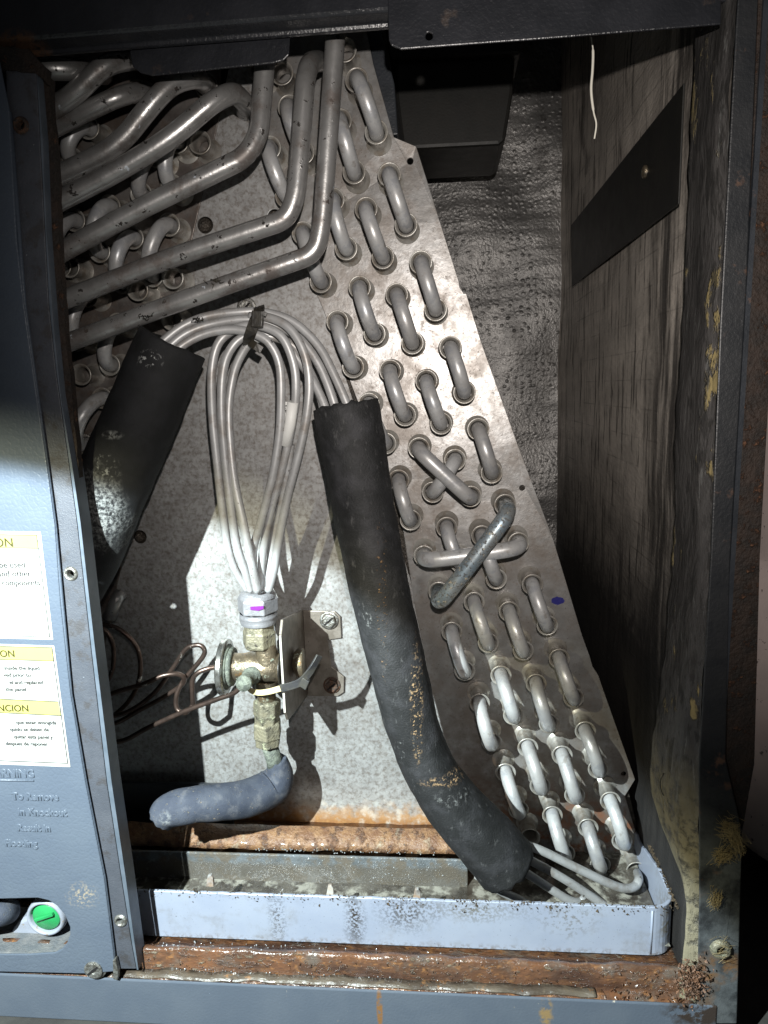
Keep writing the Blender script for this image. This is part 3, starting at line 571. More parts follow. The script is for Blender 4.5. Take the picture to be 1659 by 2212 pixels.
# crumbs along the pan's rim
cr = MB()
def crumb(b, c, s, rnd=random):
    vs = [c+Vector((rnd.uniform(-1, 1), rnd.uniform(-1, 1), rnd.uniform(-1, 1)))*s for _ in range(5)]
    b.add(vs, [(0, 1, 2), (0, 2, 3), (0, 3, 1), (1, 2, 4), (2, 3, 4), (3, 1, 4)])
for i in range(900):
    x = random.uniform(xl+.05, xr-.003)
    dens = noise.noise(Vector((x*40, 0, 0)))+.35*(x > .0)
    if dens < random.uniform(-.5, .6): continue
    d = abs(random.gauss(0, .0035)) if random.random() < .4 else 0
    crumb(cr, Vector((x, YPAN+(random.uniform(0, .0025) if d == 0 else -.0003), ztop+.0006-d)), random.uniform(.0004, .0013))
for i in range(260):
    y = random.uniform(YPAN, .56); crumb(cr, Vector((xr-random.uniform(0, .002), y, ztop+.0004)), random.uniform(.0005, .0015))
o = cr.build('grime', DIRTM, pan, kind='stuff')
# rust flakes lying on the channel and droplets
fl = MB()
for i in range(650):
    x = random.uniform(at(300, 2100, YF).x, XW); t = random.random(); s = random.uniform(.0004, .0014)
    if x > .10: s *= 1.7
    y, z = (random.uniform(YF+.001, YF+.009), zch+.001) if t < .45 else ((YF+.0088, random.uniform(prof[3][1], prof[4][1])) if t < .7 else (random.uniform(YF+.012, YF+.020), prof[7][1]+.0005))
    crumb(fl, Vector((x, y, z)), s)
fo = fl.build('rust_flakes', RUSTY, kind='stuff'); fo['label'] = 'loose rust flakes and crumbs lying along the wet channel'
dr = MB()
def bead(c, r):
    dr.lathe(c, (0, 0, 1), [(-r, 0), (-r*.7, r*.7), (0, r), (r*.7, r*.7), (r, 0)], 7)
for i in range(110):
    x = random.uniform(at(330, 2100, YF).x, at(700 if i % 2 else 1300, 2100, YF).x); k = i % 3
    y, z = ((YF+.0085, zch+.0030), (YF+.0125, prof[6][1]+.0006), (YF+.032, prof[8][1]+.0012))[k]
    bead(Vector((x, y+random.gauss(0, .0007), z+random.gauss(0, .0006))), random.uniform(.00025, .0007))
for i in range(60):
    x = random.uniform(at(560, 1850, .57).x, at(940, 1850, .57).x); bead(Vector((x, .5527+random.uniform(-.001, 0), zs1+.0005+random.gauss(0, .001))), random.uniform(.0003, .0007))
for i in range(90):
    x = random.uniform(at(600, 1850, .57).x, at(1000, 1850, .57).x); z = random.uniform(zsl+.006, at(700, 1850, .548).z); bead(Vector((x, .5467, z)), random.uniform(.0002, .0006))
do = dr.build('water_beads', WATER, kind='stuff'); do['label'] = 'tiny bright water beads along the rusty ledges'
# ================================================================ front access panel (left)
pn = thing('access_panel', 'slate blue painted steel access panel with caution stickers and drain knockout', 'panel', at(0, 2100, YF))
YPN = .4455
pe = [(-420, -20), (-2, 130), (20, 240), (36, 1000-480), (52, 660), (100, 1000), (118, 1136), (130, 1300), (152, 1500), (184, 1690), (225, 1900), (245, 2060), (248, 2099), (187, 2104), (-420, 2090)]
kn = [(-420, 1944), (0, 1942), (83, 1940), (104, 1945), (122, 1956), (140, 1977), (151, 2003), (151, 2020), (144, 2038), (134, 2050), (119, 2058), (60, 2062), (-420, 2062)]
pe2 = pe[:-1]+[(-420, 2090)]
# sheet with knockout opening: outline with the slot open to the left, out of sight
outl = poly([(-420, -20), (-2, 130), (20, 240), (36, 520), (52, 660), (100, 1000), (118, 1136), (130, 1300), (152, 1500), (184, 1690), (225, 1900), (245, 2060), (248, 2099), (187, 2104), (-420, 2090)], YPN)
knp = poly([(-300, 1944), (0, 1942), (83, 1940), (104, 1945), (122, 1956), (140, 1977), (151, 2003), (151, 2020), (144, 2038), (134, 2050), (119, 2058), (60, 2062), (-300, 2062)], YPN)
holed(outl, [knp], .0016, 'panel_sheet', PANEL, pn, .0014)
# rolled edge of the panel's right side
MB().tube([p+Vector((-.0008, .002, 0)) for p in poly([(20, 240), (52, 660), (100, 1000), (118, 1136), (152, 1500), (184, 1690), (225, 1900), (245, 2060), (248, 2092)], YPN)], .0013, 10).build('panel_edge', PANEL, pn)
# flange strip of the cabinet with rivet holes, its bright edge, and the rusted gasket strip
ste = [(12, 150), (78, 158), (105, 660), (120, 800), (148, 1000), (166, 1130), (196, 1400), (230, 1690), (262, 1900), (284, 2040), (294, 2093), (235, 2093), (200, 1900), (150, 1650), (110, 1300), (60, 950), (25, 500)]
holed(poly(ste, .4495), [circ(at(44, 270, .4495), .0028, 12), circ(at(152, 1240, .4495), .0026, 14), circ(at(260, 1990, .4495), .0026, 14)], .0015, 'side_flange', STRIP, cab, .0005)
MB().prism(poly([(80, 158), (92, 300), (100, 500), (115, 700), (130, 850), (155, 1000), (174, 1130), (205, 1400), (241, 1690), (272, 1900), (291, 2040), (299, 2095), (295.5, 2095), (285.5, 2040), (263.5, 1900), (231.5, 1690), (197.5, 1400), (167.5, 1130), (149.5, 1000), (121.5, 800), (106.5, 660), (79.5, 160)], .4493), .014).build('flange_lip', EDGE, cab, .0003)
MB().prism(rag(poly([(82, 150), (106, 165), (122, 400), (133, 640), (150, 800), (168, 985), (171, 1080), (160, 1010), (130, 830), (112, 640), (98, 400)], .456), .0012, 8), .006).build('rusted_edge_strip', RUSTF, cab, 0)
MB().prism(rag(poly([(-20, 96), (60, 108), (103, 150), (100, 180), (76, 158), (10, 150), (-20, 150)], .4480), .0010, 6), .004).build('rusted_corner', RUSTF, cab, 0)
for i, (px, py, m) in enumerate(((152, 1240, SCREW), (260, 1990, SCREW), (44, 270, RSCREW))):
    c = at(px, py, .4488); MB().lathe(c+Vector((0, .0006, 0)), (0, -1, 0), [(0, .0054), (.0008, .0050), (.0016, .0042), (.0016, .0032), (-.001, .0028), (-.004, .0026)], 20).build('rivet_ring', m, cab)
screw(205, 2090, .4475, SCREW, cab, .0078, False)
MB().prism(poly([(243, 2075), (249, 2072), (255, 2100), (254, 2118), (244, 2116)], .4445), .004).build('corner_clip', SCREW, cab, .0006)
# foam strip at the left flange near the top
# knockout interior: shelf, white fitting, green cap
MB().box((at(-330, 2000, .47).x, .4475, at(0, 2080, YPN).z), (at(165, 2000, .47).x, .50, at(0, 2052, .452).z)).build('knockout_shelf', DUST, pn, .003)
dra = thing('drain_fitting', 'white plastic drain fitting with a green cap inside the lower left knockout', 'drain fitting', at(103, 1990, .46))
c = at(105, 1974, .468)
MB().lathe(c, (0, -1, 0), [(-.02, .0160), (0, .0165), (.004, .0160), (.006, .0150), (.006, .0135), (.0045, .0128), (-.004, .0125)], 40).build('fitting_ring', FITW, dra)
MB().lathe(c, (0, -1, 0), [(-.008, .0118), (.003, .0118), (.0042, .0110), (.0046, .0)], 40).build('green_cap', GREEN, dra)
tb = MB(); tb.add([c+Vector(v) for v in ((-.003, -.0105, -.004), (.009, -.0105, .004), (.010, -.0047, .002), (-.002, -.0047, -.006))], [(0, 1, 2, 3)]); 
MB().prism([c+Vector(v) for v in ((-.0085, -.0075, .0005), (.0075, -.0075, .0065), (.0085, -.0075, .0040), (-.0075, -.0075, -.0020))], .0028).build('cap_grip', GREEN, dra, .0006)
MB().prism([at(x, y, .470) for x, y in ((-60, 2030), (10, 2030), (40, 1990), (75, 1975), (100, 2040), (90, 2068), (-60, 2068))], .012).build('fitting_body', FITW, dra, .003)
hp = MB().tube(pth([(-150, 1995, .456), (-60, 1985, .456), (-5, 1975, .457), (20, 1968, .470)]), .0095, 18).build('drain_hose', FOAMS); hp['label'] = 'dark drain hose end at the left edge of the knockout opening'; hp['category'] = 'hose'
# ---- stickers
def sticker(name, quad, label=None):
    o = MB().prism(poly(quad, YPN-.0003), .0002).build(name, WHITE, pn)
    if label: o['label'] = label
    return o
def bilerp(q, u, v):
    a, b_, c_, d = q; t = (a[0]+(b_[0]-a[0])*u, a[1]+(b_[1]-a[1])*u); l = (d[0]+(c_[0]-d[0])*u, d[1]+(c_[1]-d[1])*u)
    return (t[0]+(l[0]-t[0])*v, t[1]+(l[1]-t[1])*v)
def band(q, name, m, par, dy=.0005, w=None):
    return MB().prism(poly(q, YPN-dy), .00015).build(name, m, par)
def linestrip(p, q, par, wd=1.3, m=INK, name='printed_line', dy=.0007):
    p = Vector(p); q = Vector(q); n_ = Vector((-(q-p).y, (q-p).x)).normalized()*wd/2
    band([p+n_, q+n_, q-n_, p-n_], name, m, par, dy)
FONT = bpy.data.fonts.load('<builtin>') if '<builtin>' in bpy.data.fonts else None
def text(body, right, height, y, m, parent, name, ext=.00005, sx=1.0, bev=0, left=None, rough=0, rot=None, off=.00007):
    """right/left = photo point of the baseline end; height = cap height in metres"""
    cu = bpy.data.curves.new(name, 'FONT'); cu.body = body; cu.align_x = 'RIGHT' if left is None else 'LEFT'
    cu.size = height/.70; cu.extrude = ext; cu.bevel_depth = bev; cu.bevel_resolution = 2; cu.resolution_u = 4; cu.offset = off
    t = bpy.data.objects.new(name, cu); C.objects.link(t)
    dg = bpy.context.evaluated_depsgraph_get(); me = bpy.data.meshes.new_from_object(t.evaluated_get(dg)); bpy.data.objects.remove(t)
    o = bpy.data.objects.new(name, me); C.objects.link(o); me.materials.clear(); me.materials.append(m)
    p = at(*(left or right), y); o.parent = parent
    base = parent.location+(parent.parent.location if parent.parent else Vector())
    o.matrix_local = Matrix.Translation(p-base) @ (rot or Matrix.Identity(4)) @ Matrix.Rotation(math.pi/2, 4, 'X') @ Matrix.Diagonal((sx, 1, 1, 1))
    return o
def px2m(px, y=YF): return px*y/F*.985
s1 = sticker('caution_sticker', [(-250, 1142), (88, 1149), (115, 1382), (-250, 1372)], 'upper white and yellow caution sticker')
band([(-240, 1150), (79, 1157), (83, 1185), (-240, 1180)], 'yellow_band', YEL, s1)
for p, q in (((-240, 1149), (79, 1156)), ((79, 1156), (107, 1376)), ((107, 1376), (-240, 1367)), ((83, 1185), (-240, 1180))): linestrip(p, q, s1)
text('CAUTION', (30, 1181), px2m(21), YPN-.0008, OLIVE, s1, 'sticker_text')
text('be used', (55, 1226), px2m(14.5), YPN-.0006, INK, s1, 'sticker_text')
text('and other', (67, 1245), px2m(14.5), YPN-.0006, INK, s1, 'sticker_text')
text('components', (87, 1264), px2m(14), YPN-.0006, INK, s1, 'sticker_text', sx=.95)
text('72-0-0-224-4', (96, 1367), px2m(4.5), YPN-.0006, INK, s1, 'sticker_text') if False else None
s2 = sticker('caution_sticker', [(-250, 1383), (117, 1395), (152, 1657), (-250, 1642)], 'lower white caution sticker with two yellow bands')
band([(-240, 1391), (112, 1400), (115, 1428), (-240, 1418)], 'yellow_band', YEL, s2)
band([(-240, 1500), (126, 1517), (131, 1546), (-240, 1528)], 'yellow_band', YEL, s2)
for p, q in (((-240, 1390), (112, 1399)), ((112, 1399), (146, 1649)), ((146, 1649), (-240, 1634)), ((115, 1428), (-240, 1418)), ((126, 1516), (-240, 1499)), ((131, 1546), (-240, 1528))): linestrip(p, q, s2)
text('CAUTION', (33, 1419), px2m(17), YPN-.0008, OLIVE, s2, 'sticker_text')
for t_, x_, y_ in (('inside the liquid', 86, 1447), ('ved prior to', 67, 1462), ('el and replaced', 94, 1478), ('the panel', 57, 1493)):
    text(t_, (x_, y_), px2m(9.5), YPN-.0006, INK, s2, 'sticker_text', sx=1.05)
text('ATENCION', (63, 1537), px2m(17), YPN-.0008, OLIVE, s2, 'sticker_text')
for t_, x_, y_ in (('que estan ensogida', 122, 1565), ('quido se deben de', 106, 1580), ('quitar esta panel y', 114, 1596), ('despues de reponer', 103, 1611)):
    text(t_, (x_, y_), px2m(9.5), YPN-.0006, INK, s2, 'sticker_text')
# ---- embossed warning
for t_, x_, y_, h_, s in (('WARNING', 75, 1679, 21, .92), ('To Remove', 127, 1729, 19, .95), ('In Knockout', 145, 1763, 19, .95), ('Result In', 110, 1796, 18, .98), ('Flooding', 81, 1829, 18, .98)):
    text(t_, (x_, y_), px2m(h_), YPN-.0002, PANEL, pn, 'embossed_lettering', .0001, s, .00045, off=.00008)
MB().tube([at(-120, 1683, YPN), at(74, 1686, YPN)], .0009, 10).build('embossed_underline', PANEL, pn)
# ================================================================ thermostatic valve
TY = .540
tv = thing('expansion_valve', 'tarnished brass thermostatic expansion valve with hex nuts on a steel bracket', 'valve', at(580, 1440, TY))
dist = thing('refrigerant_distributor', 'white metal hex distributor with purple mark and pale feeder tubes looping above the brass valve', 'distributor', at(556, 1340, TY))
def upax(a, b): return (at(*b)-at(*a))
cb = at(559, 1345, TY); ct = at(555, 1268, TY); ax = ct-cb; Lx = ax.length
MB().lathe(cb, ax, [(0, .0148), (.003, .0156), (.0045, .0150), (.0055, .0158), (.0075, .0158), (.0085, .0150), (.010, .0155)], 32).build('distributor_collar', DISTM, dist)
b = MB(); b.lathe(cb, ax, [(.0100, .0150), (.0105, .0172), (.0215, .0172), (.0235, .0160), (.0236, .0)], 6, False, .3); b.build('hex_body', DISTM, dist, .0008)
MB().lathe(cb, ax, [(.0230, .0155), (.0250, .0150), (.0265, .0140), (.0267, .0)], 28).build('distributor_crown', DISTM, dist)
# purple marker stroke: on the hex face turned to the viewer
mk = at(555, 1314, TY-.0160)
MB().prism([mk+Vector((-.0055, 0, .0012)), mk+Vector((.0055, 0, .0018)), mk+Vector((.0055, 0, -.0005)), mk+Vector((.001, 0, -.0022)), mk+Vector((-.0055, 0, -.0014))], .0012).build('purple_mark', PURP, dist)
# valve
def hexnut(a, b_, r, name, m, par, ph=.2, extra=()):
    A = at(*a); B = at(*b_); ax = B-A; L_ = ax.length
    bb = MB(); bb.lathe(A, ax, [(0, 0), (0, r*.86), (L_*.06, r), (L_*.62, r), (L_*.70, r*.92), (L_*1.0, r*.90), (L_*1.0, 0)], 6, False, ph)
    o = bb.build(name, m, par, .0010); return o
hexnut((561, 1396, TY), (559, 1344, TY), .0146, 'upper_nut', NUTM, tv, .2)
MB().lathe(at(577, 1420, TY), at(573, 1390, TY)-at(577, 1420, TY), [(-.010, .0105), (0, .0098), (.006, .0090), (.012, .0088)], 24).build('valve_neck', BRASS, tv)
A = at(490, 1440, TY); B = at(612, 1442, TY+.002); ax = (B-A); L_ = ax.length
MB().lathe(A, ax, [(0, .0150), (.003, .0150), (.005, .0128), (.007, .0118), (.016, .0118), (.020, .0135), (.026, .0120), (.032, .0125), (L_, .0125), (L_, 0)], 28).build('valve_body', BRASS, tv)
MB().lathe(A, -ax, [(-.001, .0), (-.001, .0232), (.0005, .0240), (.0015, .0232), (.003, .0242), (.0042, .0232), (.0046, .019), (.006, .016), (.0065, 0)], 44).build('diaphragm_head', STEEL, tv)
MB().lathe(A, ax, [(.000, .0195), (.0015, .0195), (.002, .016), (.0042, .0168), (.0062, .0160), (.0064, .012)], 36).build('retaining_ring', VERD, tv)
c = at(548, 1455, TY-.006); e = at(527, 1476, TY-.030)
MB().lathe(c, e-c, [(0, .0088), (.004, .0080), (.008, .0078), (.0085, .0062), (.020, .0060), (.022, .0066), (.026, .0064), (.026, 0)], 20).build('equaliser_fitting', VERD, tv)
c = at(575, 1478, TY); MB().lathe(c, at(577, 1520, TY)-c, [(-.004, .0105), (.004, .0092), (.008, .0078), (.022, .0078)], 20).build('lower_neck', BRASS, tv)
hexnut((577, 1510, TY), (577, 1560, TY), .0120, 'lower_nut', NUTM, tv, .5)
hexnut((577, 1556, TY), (579, 1608, TY), .0128, 'reducer_nut', NUTM, tv, .1)
MB().tube([at(580, 1604, TY), at(592, 1640, TY+.004), at(596, 1665, TY+.006)], .0070, 18).build('inlet_pipe', VERD, tv)
# brass cap behind the bracket
c = at(634, 1432, TY+.006); MB().lathe(c, (1, .1, .0), [(0, .0085), (.004, .0125), (.008, .0125), (.009, .0118), (.009, 0)], 28).build('adjustment_cap', BRASS, tv)
# bracket: web at right angles to the plate, flange on the plate
fr = [at(607, 1345, .515), at(603, 1420, .514), at(602, 1480, .514), at(607, 1548, .515), at(615, 1554, .520)]
xb = at(608, 1450, .515).x
zc = [at(610, 1340, .52).z, at(607, 1370, .514).z, at(607, 1540, .514).z, at(612, 1555, .52).z, at(640, 1502, .598).z, at(640, 1318, .598).z]
ycs = [.522, .514, .514, .520, .5985, .5985]
prof3 = [Vector((xb, y, z)) for y, z in zip(ycs, zc)]
b = MB(); b.add(prof3+[p+Vector((.0024, 0, 0)) for p in prof3], [tuple(range(6)), tuple(range(11, 5, -1))]+[(i, i+6, (i+1) % 6+6, (i+1) % 6) for i in range(6)])
b.build('bracket_web', BRACK, tv, .0004)
MB().box((xb+.0004, .5125, zc[2]+.001), (xb+.0021, .5142, zc[1]-.001)).build('bracket_edge', BRACKE, tv)
x2 = at(736, 1348, .597).x
fp = [(xb+.0025, zc[5]), (x2-.005, zc[5]-.001), (x2, zc[5]-.006), (x2, at(735, 1378, .597).z), (at(708, 1382, .597).x, at(708, 1382, .597).z), (at(716, 1440, .597).x, at(716, 1440, .597).z), (x2+.001, at(740, 1462, .597).z), (x2, zc[4]+.004), (x2-.006, zc[4]), (xb+.0025, zc[4])]
MB().prism([Vector((x, .5965, z)) for x, z in fp], .0020).build('bracket_flange', BRACK, tv, .0004)
screw(711, 1340, .5962, SCREW, tv, .0070); screw(717, 1480, .5962, RSCREW, tv, .0065)
MB().lathe(at(609, 1445, TY-.001), (1, 0, 0), [(0, .016), (.0012, .016), (.0013, .009)], 24).build('gasket_ring', TIEB, tv)
# cable tie round the valve
def ribbon(pts, wv, th, name, m, parent=None):
    b = MB(); n_ = len(pts)
    for i in range(n_):
        p = pts[i]; t = (pts[min(i+1, n_-1)]-pts[max(i-1, 0)]).normalized(); wd = (wv-wv.dot(t)*t); wd = wd.normalized()*wv.length; nn = t.cross(wd).normalized()*th
        b.v += [p+wd+nn, p-wd+nn, p-wd-nn, p+wd-nn]
    for i in range(n_-1):
        for j in range(4): b.f.append((i*4+j, i*4+(j+1) % 4, (i+1)*4+(j+1) % 4, (i+1)*4+j)); b.sm.append(False)
    b.f += [(0, 1, 2, 3), tuple((n_-1)*4+j for j in (3, 2, 1, 0))]; b.sm += [False, False]
    return b.build(name, m, parent, .0003)
tie = thing('cable_tie', 'yellowed nylon cable tie wrapped low round the brass valve with dirty buckle', 'cable tie', at(600, 1490, .51))
ribbon(pth([(532, 1468, .548), (537, 1488, .528), (556, 1496, .516), (580, 1494, .511), (606, 1487, .507)]), Vector((0, 0, .0024)), .0006, 'tie_strap', TIEY, tie)
ribbon(pth([(606, 1487, .507), (630, 1481, .506), (650, 1472, .506), (670, 1450, .508), (690, 1416, .512)]), Vector((.0008, 0, .0030)), .0009, 'dirty_strap', TIEG, tie)
c = at(655, 1478, .505); MB().prism([c+Vector(v) for v in ((-.0045, 0, -.001), (.0, 0, .0055), (.0050, 0, .002), (.0015, 0, -.0055))], .005).build('tie_buckle', TIEG, tie, .0006)
# capillary tube and coils
cap = thing('copper_capillary', 'thin oxidised copper capillary tube coiled left of the brass valve', 'tube', at(350, 1500, .53))
cr_ = .0021
def capt(spec): MB().tube(pth(spec, 10), cr_, 12).build('capillary_run', COPPER, cap)
capt([(527, 1476, .512), (505, 1497, .512), (470, 1510, .513), (400, 1536, .516), (320, 1572, .520), (265, 1600, .524), (200, 1605, .526), (120, 1590, .53)])
capt([(470, 1440, .535), (450, 1444, .532), (428, 1453, .530), (416, 1470, .530), (416, 1500, .532), (417, 1522, .535)])
capt([(417, 1522, .535), (400, 1540, .540), (382, 1530, .542), (382, 1500, .543), (398, 1468, .545), (430, 1430, .546), (442, 1410, .546), (436, 1396, .546), (420, 1394, .546), (400, 1404, .546), (370, 1448, .546), (330, 1500, .548), (270, 1540, .552), (200, 1552, .555), (120, 1555, .555)])
capt([(232, 1502, .530), (260, 1492, .530), (310, 1478, .530), (350, 1460, .532), (382, 1456, .536), (397, 1464, .540), (392, 1480, .545), (350, 1508, .548), (300, 1535, .552), (250, 1562, .556), (190, 1575, .558)])
capt([(190, 1350, .560), (225, 1349, .560), (262, 1362, .560), (292, 1392, .560), (303, 1425, .560), (300, 1470, .560), (280, 1512, .560), (240, 1548, .560), (190, 1556, .562)])
capt([(190, 1352, .568), (222, 1358, .568), (242, 1385, .568), (246, 1420, .568), (240, 1455, .568), (222, 1482, .568), (180, 1500, .568)])
# ================================================================ feeder tubes
FR = .00335
def feeder(spec): return MB().tube(pth(spec, 8), FR, 14).build('feeder_tube', FEED, dist)
feeder([(330, 760, .512), (362, 729, .515), (400, 702, .520), (450, 683, .524), (520, 674, .527), (572, 675, .530), (632, 695, .530), (686, 745, .528), (722, 810, .524), (752, 880, .520), (760, 920, .520)])
feeder([(345, 775, .508), (374, 741, .512), (410, 716, .516), (462, 699, .520), (530, 690, .522), (585, 699, .524), (645, 730, .526), (690, 790, .524), (722, 872, .520), (730, 920, .520)])
feeder([(360, 790, .504), (388, 751, .508), (440, 722, .512), (500, 712, .514), (548, 721, .514), (582, 742, .514), (604, 790, .515), (607, 870, .516), (602, 950, .518), (586, 1040, .520), (563, 1130, .524), (547, 1190, .530), (548, 1270, .538)])
feeder([(536, 1274, .538), (510, 1235, .532), (494, 1190, .528), (483, 1120, .524), (470, 1010, .520), (459, 900, .518), (457, 810, .516), (467, 752, .517), (490, 722, .519), (530, 703, .518), (575, 708, .517), (612, 732, .516), (635, 790, .516), (639, 850, .517), (632, 910, .520), (610, 1010, .524), (588, 1090, .528), (575, 1150, .531), (566, 1210, .534), (562, 1274, .538)])
feeder([(541, 1276, .535), (530, 1235, .529), (512, 1180, .524), (498, 1090, .520), (484, 970, .517), (478, 870, .515), (484, 790, .515), (505, 745, .516), (535, 724, .520), (570, 722, .526), (612, 735, .530), (650, 785, .530), (680, 830, .526), (702, 880, .522), (708, 920, .520)])
feeder([(556, 1278, .530), (545, 1225, .524), (528, 1140, .520), (505, 1030, .520), (494, 900, .522), (503, 815, .524), (522, 765, .524), (548, 735, .524), (590, 728, .528), (640, 752, .532), (668, 800, .530), (693, 860, .526), (704, 920, .522)])
feeder([(580, 1276, .534), (592, 1232, .528), (600, 1180, .524), (622, 1070, .518), (650, 960, .514), (665, 880, .512), (667, 810, .512), (652, 750, .513), (622, 706, .515), (580, 686, .518), (540, 683, .522)])
feeder([(572, 1276, .540), (582, 1225, .540), (592, 1160, .538), (610, 1080, .532), (622, 1010, .528), (628, 960, .526)])
# label sleeve on one feeder
MB().tube([at(633, 868, .5168), at(627, 915, .5195), at(616, 962, .5215)], .0043, 18).build('label_sleeve', WLAB, dist)
ft = MB().prism(poly([(612, 868, ), (630, 868), (622, 962), (600, 962)], .5255), .0004).build('label_tab', WLAB, dist)
text('EEC-02', (0, 0), .0042, .5250, INK, ft, 'tab_text', left=(614, 875), rot=Matrix.Rotation(math.radians(82), 4, 'Y'), sx=1.1)
zt = thing('black_cable_tie', 'black cable tie bundling the pale feeder tubes at the top of their loop', 'cable tie', at(548, 700, .51))
ribbon([at(*q) for q in ((560, 664, .524), (560, 668, .515), (556, 680, .5085), (550, 695, .5075), (543, 715, .508), (537, 732, .511), (536, 742, .52))], Vector((.0040, 0, .0010)), .0010, 'tie_band', TIEB, zt)
c = at(553, 688, .5045); MB().prism([c+Vector(v) for v in ((-.0045, 0, -.006), (-.003, 0, .006), (.0055, 0, .0055), (.0040, 0, -.0065))], .005).build('tie_buckle', TIEB, zt, .0008)
ribbon([at(*q) for q in ((540, 738, .512), (552, 748, .510), (566, 757, .511))], Vector((.0010, 0, .0026)), .0008, 'tie_tail', TIEB, zt)
ribbon([at(*q) for q in ((556, 668, .508), (568, 676, .506), (576, 680, .507))], Vector((.0004, 0, .0016)), .0007, 'tie_tail', TIEB, zt)
# ================================================================ foam insulation
def foam(name, label, spec, rad, m, k=10, endragged=True, hollow=.45):
    t = thing(name, label, 'pipe insulation', at(*spec[len(spec)//2]))
    P = pth([q[:3] for q in spec], k); n_ = len(P)
    rr = []
    for i in range(n_):
        u = i/(n_-1)*(len(rad)-1); a = int(min(u, len(rad)-2)); rr.append(rad[a]+(rad[a+1]-rad[a])*(u-a))
    b = MB(); seg = 56; b.tube(P, rr, seg, cap=False)
    for i, v in enumerate(b.v):
        ring = i//seg; d = (v-P[ring]).normalized()
        q = v*70; amt = noise.noise(q)*.0007+noise.noise(v*260)*.00022
        b.v[i] = v+d*amt
        if ring in (0, n_-1):
            T = (P[1]-P[0]).normalized()*-1 if ring == 0 else (P[-1]-P[-2]).normalized()
            b.v[i] += T*(noise.noise(v*180)*.0028+noise.noise(v*500)*.001)
    # cut ends: ring of foam then the bore
    for ring, j in ((0, 1), (n_-1, n_-2)):
        T = (P[ring]-P[j]).normalized(); o0 = ring*seg
        off = len(b.v); s_ = [b.v[o0+k_] for k_ in range(seg)]
        for sc, dp in ((.94, .0006), (hollow, 0.0), (hollow*.96, -.02), (.001, -.0205)):
            for p in s_: b.v.append(P[ring]+(p-P[ring])*sc+T*dp)
        prev = o0
        for r_ in range(4):
            cur = off+r_*seg
            for k_ in range(seg):
                b.f.append((prev+k_, prev+(k_+1) % seg, cur+(k_+1) % seg, cur+k_)); b.sm.append(r_ != 1)
            prev = cur
    b.build('foam_sleeve', m, t); return t
foam('foam_insulation', 'long black foam pipe insulation curving down the coil with tan crumbly streak', [(747, 876, .520), (762, 960, .518), (776, 1040, .515), (799, 1170, .510), (828, 1310, .505), (862, 1450, .500), (892, 1570, .500), (930, 1665, .500), (985, 1745, .503), (1050, 1815, .507), (1092, 1866, .510)],
     [.0252, .0250, .0240, .0235, .0232, .0225, .0215, .0205, .0215, .0240, .0255, .0262], FOAMB)
foam('foam_insulation', 'thick black foam pipe insulation powdered white leaning behind the slate flange', [(372, 744, .508), (345, 805, .506), (305, 905, .503), (262, 1000, .500), (222, 1100, .498), (180, 1210, .500), (110, 1330, .505)],
     [.0255, .0262, .0270, .0275, .0272, .0265, .026], FOAML)
foam('foam_insulation', 'short grey dusty foam elbow below the brass valve', [(348, 1766, .500), (368, 1750, .501), (420, 1738, .506), (480, 1732, .515), (540, 1722, .530), (585, 1700, .545), (602, 1672, .548), (598, 1640, .546)],
     [.0122, .0138, .0146, .0148, .0152, .0162, .0165, .0125, .0085], FOAMS, hollow=.06)
# refrigerant line end seen under the left foam
MB().tube([at(236, 1335, .575), at(252, 1295, .575), at(262, 1280, .58)], .0058, 14).build('suction_stub', SUCT, coil)
# ================================================================ lower feeder lines at the right, with their fittings
dl = thing('lower_feeder_lines', 'pale feeder lines running from the big foam sleeve into the lower coil corner', 'tubes', at(1250, 1910, .54))
def low(spec): MB().tube(pth(spec, 8), .0036, 14).build('feeder_line', FEED, dl)
low([(1060, 1800, .515), (1134, 1824, .518), (1180, 1842, .521), (1240, 1872, .525), (1320, 1910, .530), (1352, 1919, .534), (1372, 1914, .540), (1380, 1898, .548), (1376, 1884, .576)])
low([(1060, 1810, .520), (1149, 1860, .525), (1190, 1882, .527), (1240, 1912, .530), (1310, 1958, .534), (1350, 1985, .536)])
low([(1050, 1835, .520), (1138, 1887, .525), (1180, 1914, .528), (1225, 1942, .531), (1250, 1949, .536), (1262, 1938, .546), (1255, 1925, .598)])
low([(1030, 1890, .520), (1084, 1926, .522), (1130, 1948, .524), (1190, 1985, .527), (1230, 2010, .53)])
low([(1336, 2000, .548), (1336, 1960, .550), (1330, 1944, .575)])
sleeve(at(1374, 1880, YS), coil); sleeve(at(1255, 1926, YS), coil); sleeve(at(1329, 1940, YS), coil)
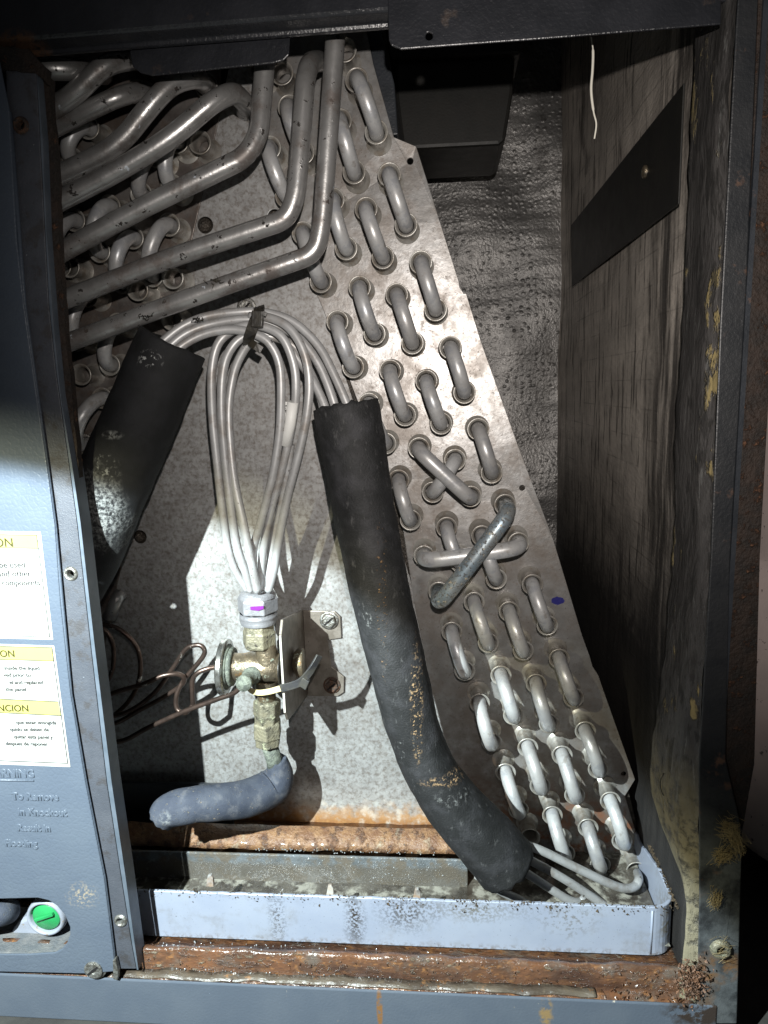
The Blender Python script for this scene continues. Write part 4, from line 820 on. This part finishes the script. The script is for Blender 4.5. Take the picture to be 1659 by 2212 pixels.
# ================================================================ neighbour, fibre tufts
tk = thing('neighbouring_tank', 'pale pinkish metal appliance shell standing right of the cabinet post', 'tank', at(1760, 1900, .56))
cx_ = at(1655, 1500, .56).x+.20
MB().lathe(Vector((cx_, .70, at(1650, 1918, .58).z)), (0, 0, 1), [(-.004, .0), (-.004, .12), (0, .17), (.012, .196), (.03, .205), (at(1655, 1250, .58).z-at(1650, 1918, .58).z, .205), (at(1655, 1250, .58).z-at(1650, 1918, .58).z, .17), (.6, .17)], 64).build('tank_shell', TANK, tk)
MB().lathe(Vector((cx_, .70, ZG)), (0, 0, 1), [(0, .12), (at(1650, 1918, .58).z-ZG, .12)], 32).build('tank_stand', BLACKP, tk)
fb = MB()
def tuft(px, py, n_, L, ang, spread, y=.4465):
    for i in range(n_):
        c = at(px+random.gauss(0, spread), py+random.gauss(0, spread*1.3), y-random.uniform(0, .003)); a = ang+random.gauss(0, .5); l = L*random.uniform(.5, 1.2)
        d = Vector((math.cos(a), random.uniform(-.25, .1), math.sin(a)))*l; m_ = c+d*.5+Vector((random.gauss(0, .0012), 0, random.gauss(0, .0012)))
        fb.tube([c-d*.5, m_, c+d*.5], .0001, 4, False)
tuft(1575, 1790, 110, .010, -.5, 8); tuft(1592, 1822, 100, .011, -1.1, 8); tuft(1562, 1848, 110, .011, .4, 6); tuft(1545, 1945, 90, .009, 1.3, 5); tuft(1558, 2051, 30, .008, 0, 10)
fo = fb.build('glass_fibre_tufts', FIBER, kind='stuff'); fo['label'] = 'yellow glass fibre tufts stuck to the lower corner post'
lp = MB()
for (x_, y_) in ((1495, 1790), (1440, 1700)):
    lp.tube(pth([(x_-6, y_-30, .488), (x_-14, y_-10, .486), (x_-8, y_+16, .486), (x_+10, y_+24, .487), (x_+8, y_, .487), (x_-4, y_-8, .488)]), .0004, 6)
lo_ = lp.build('loose_threads', TIEB, kind='stuff'); lo_['label'] = 'curled dark threads on the crumbling insulation edge'
ch = MB()
for i in range(700):
    p = at(random.gauss(1488, 16), random.gauss(2112, 20), .449)
    crumb(ch, Vector((p.x, .4475-random.uniform(0, .004), p.z)), random.uniform(.0004, .0016))
CRUST = mat('flaky_rust_crust', (.20, .10, .055), (.09, .05, .032), 220, rough=.55, bump=.6, bs=600, bd=.0008, coat=.3)
fo = ch.build('corner_rust_crust', CRUST, kind='stuff'); fo['label'] = 'crusty wet rust heaped in the lower right corner'
db = MB()
for px, py, y, n_ in ((313, 684, .492, 14), (465, 607, .495, 12), (425, 690, .510, 14), (585, 735, .512, 4)):
    c = at(px, py, y)
    for i in range(n_):
        a = random.uniform(0, 6.28); l = random.uniform(.0015, .0055); d = Vector((math.cos(a), random.uniform(-.3, .1), math.sin(a)*.7))*l
        q = c+Vector((random.gauss(0, .0028), 0, random.gauss(0, .0012)))
        db.tube([q, q+d*.5+Vector((0, 0, random.gauss(0, .0005))), q+d], [.0004, .0003, .00008], 5, False)
        crumb(db, q, .0008)
do = db.build('dark_lint', TIEB, kind='stuff'); do['label'] = 'small tangles of dark lint stuck to the bare tubes'
scene.cycles.max_bounces = 6
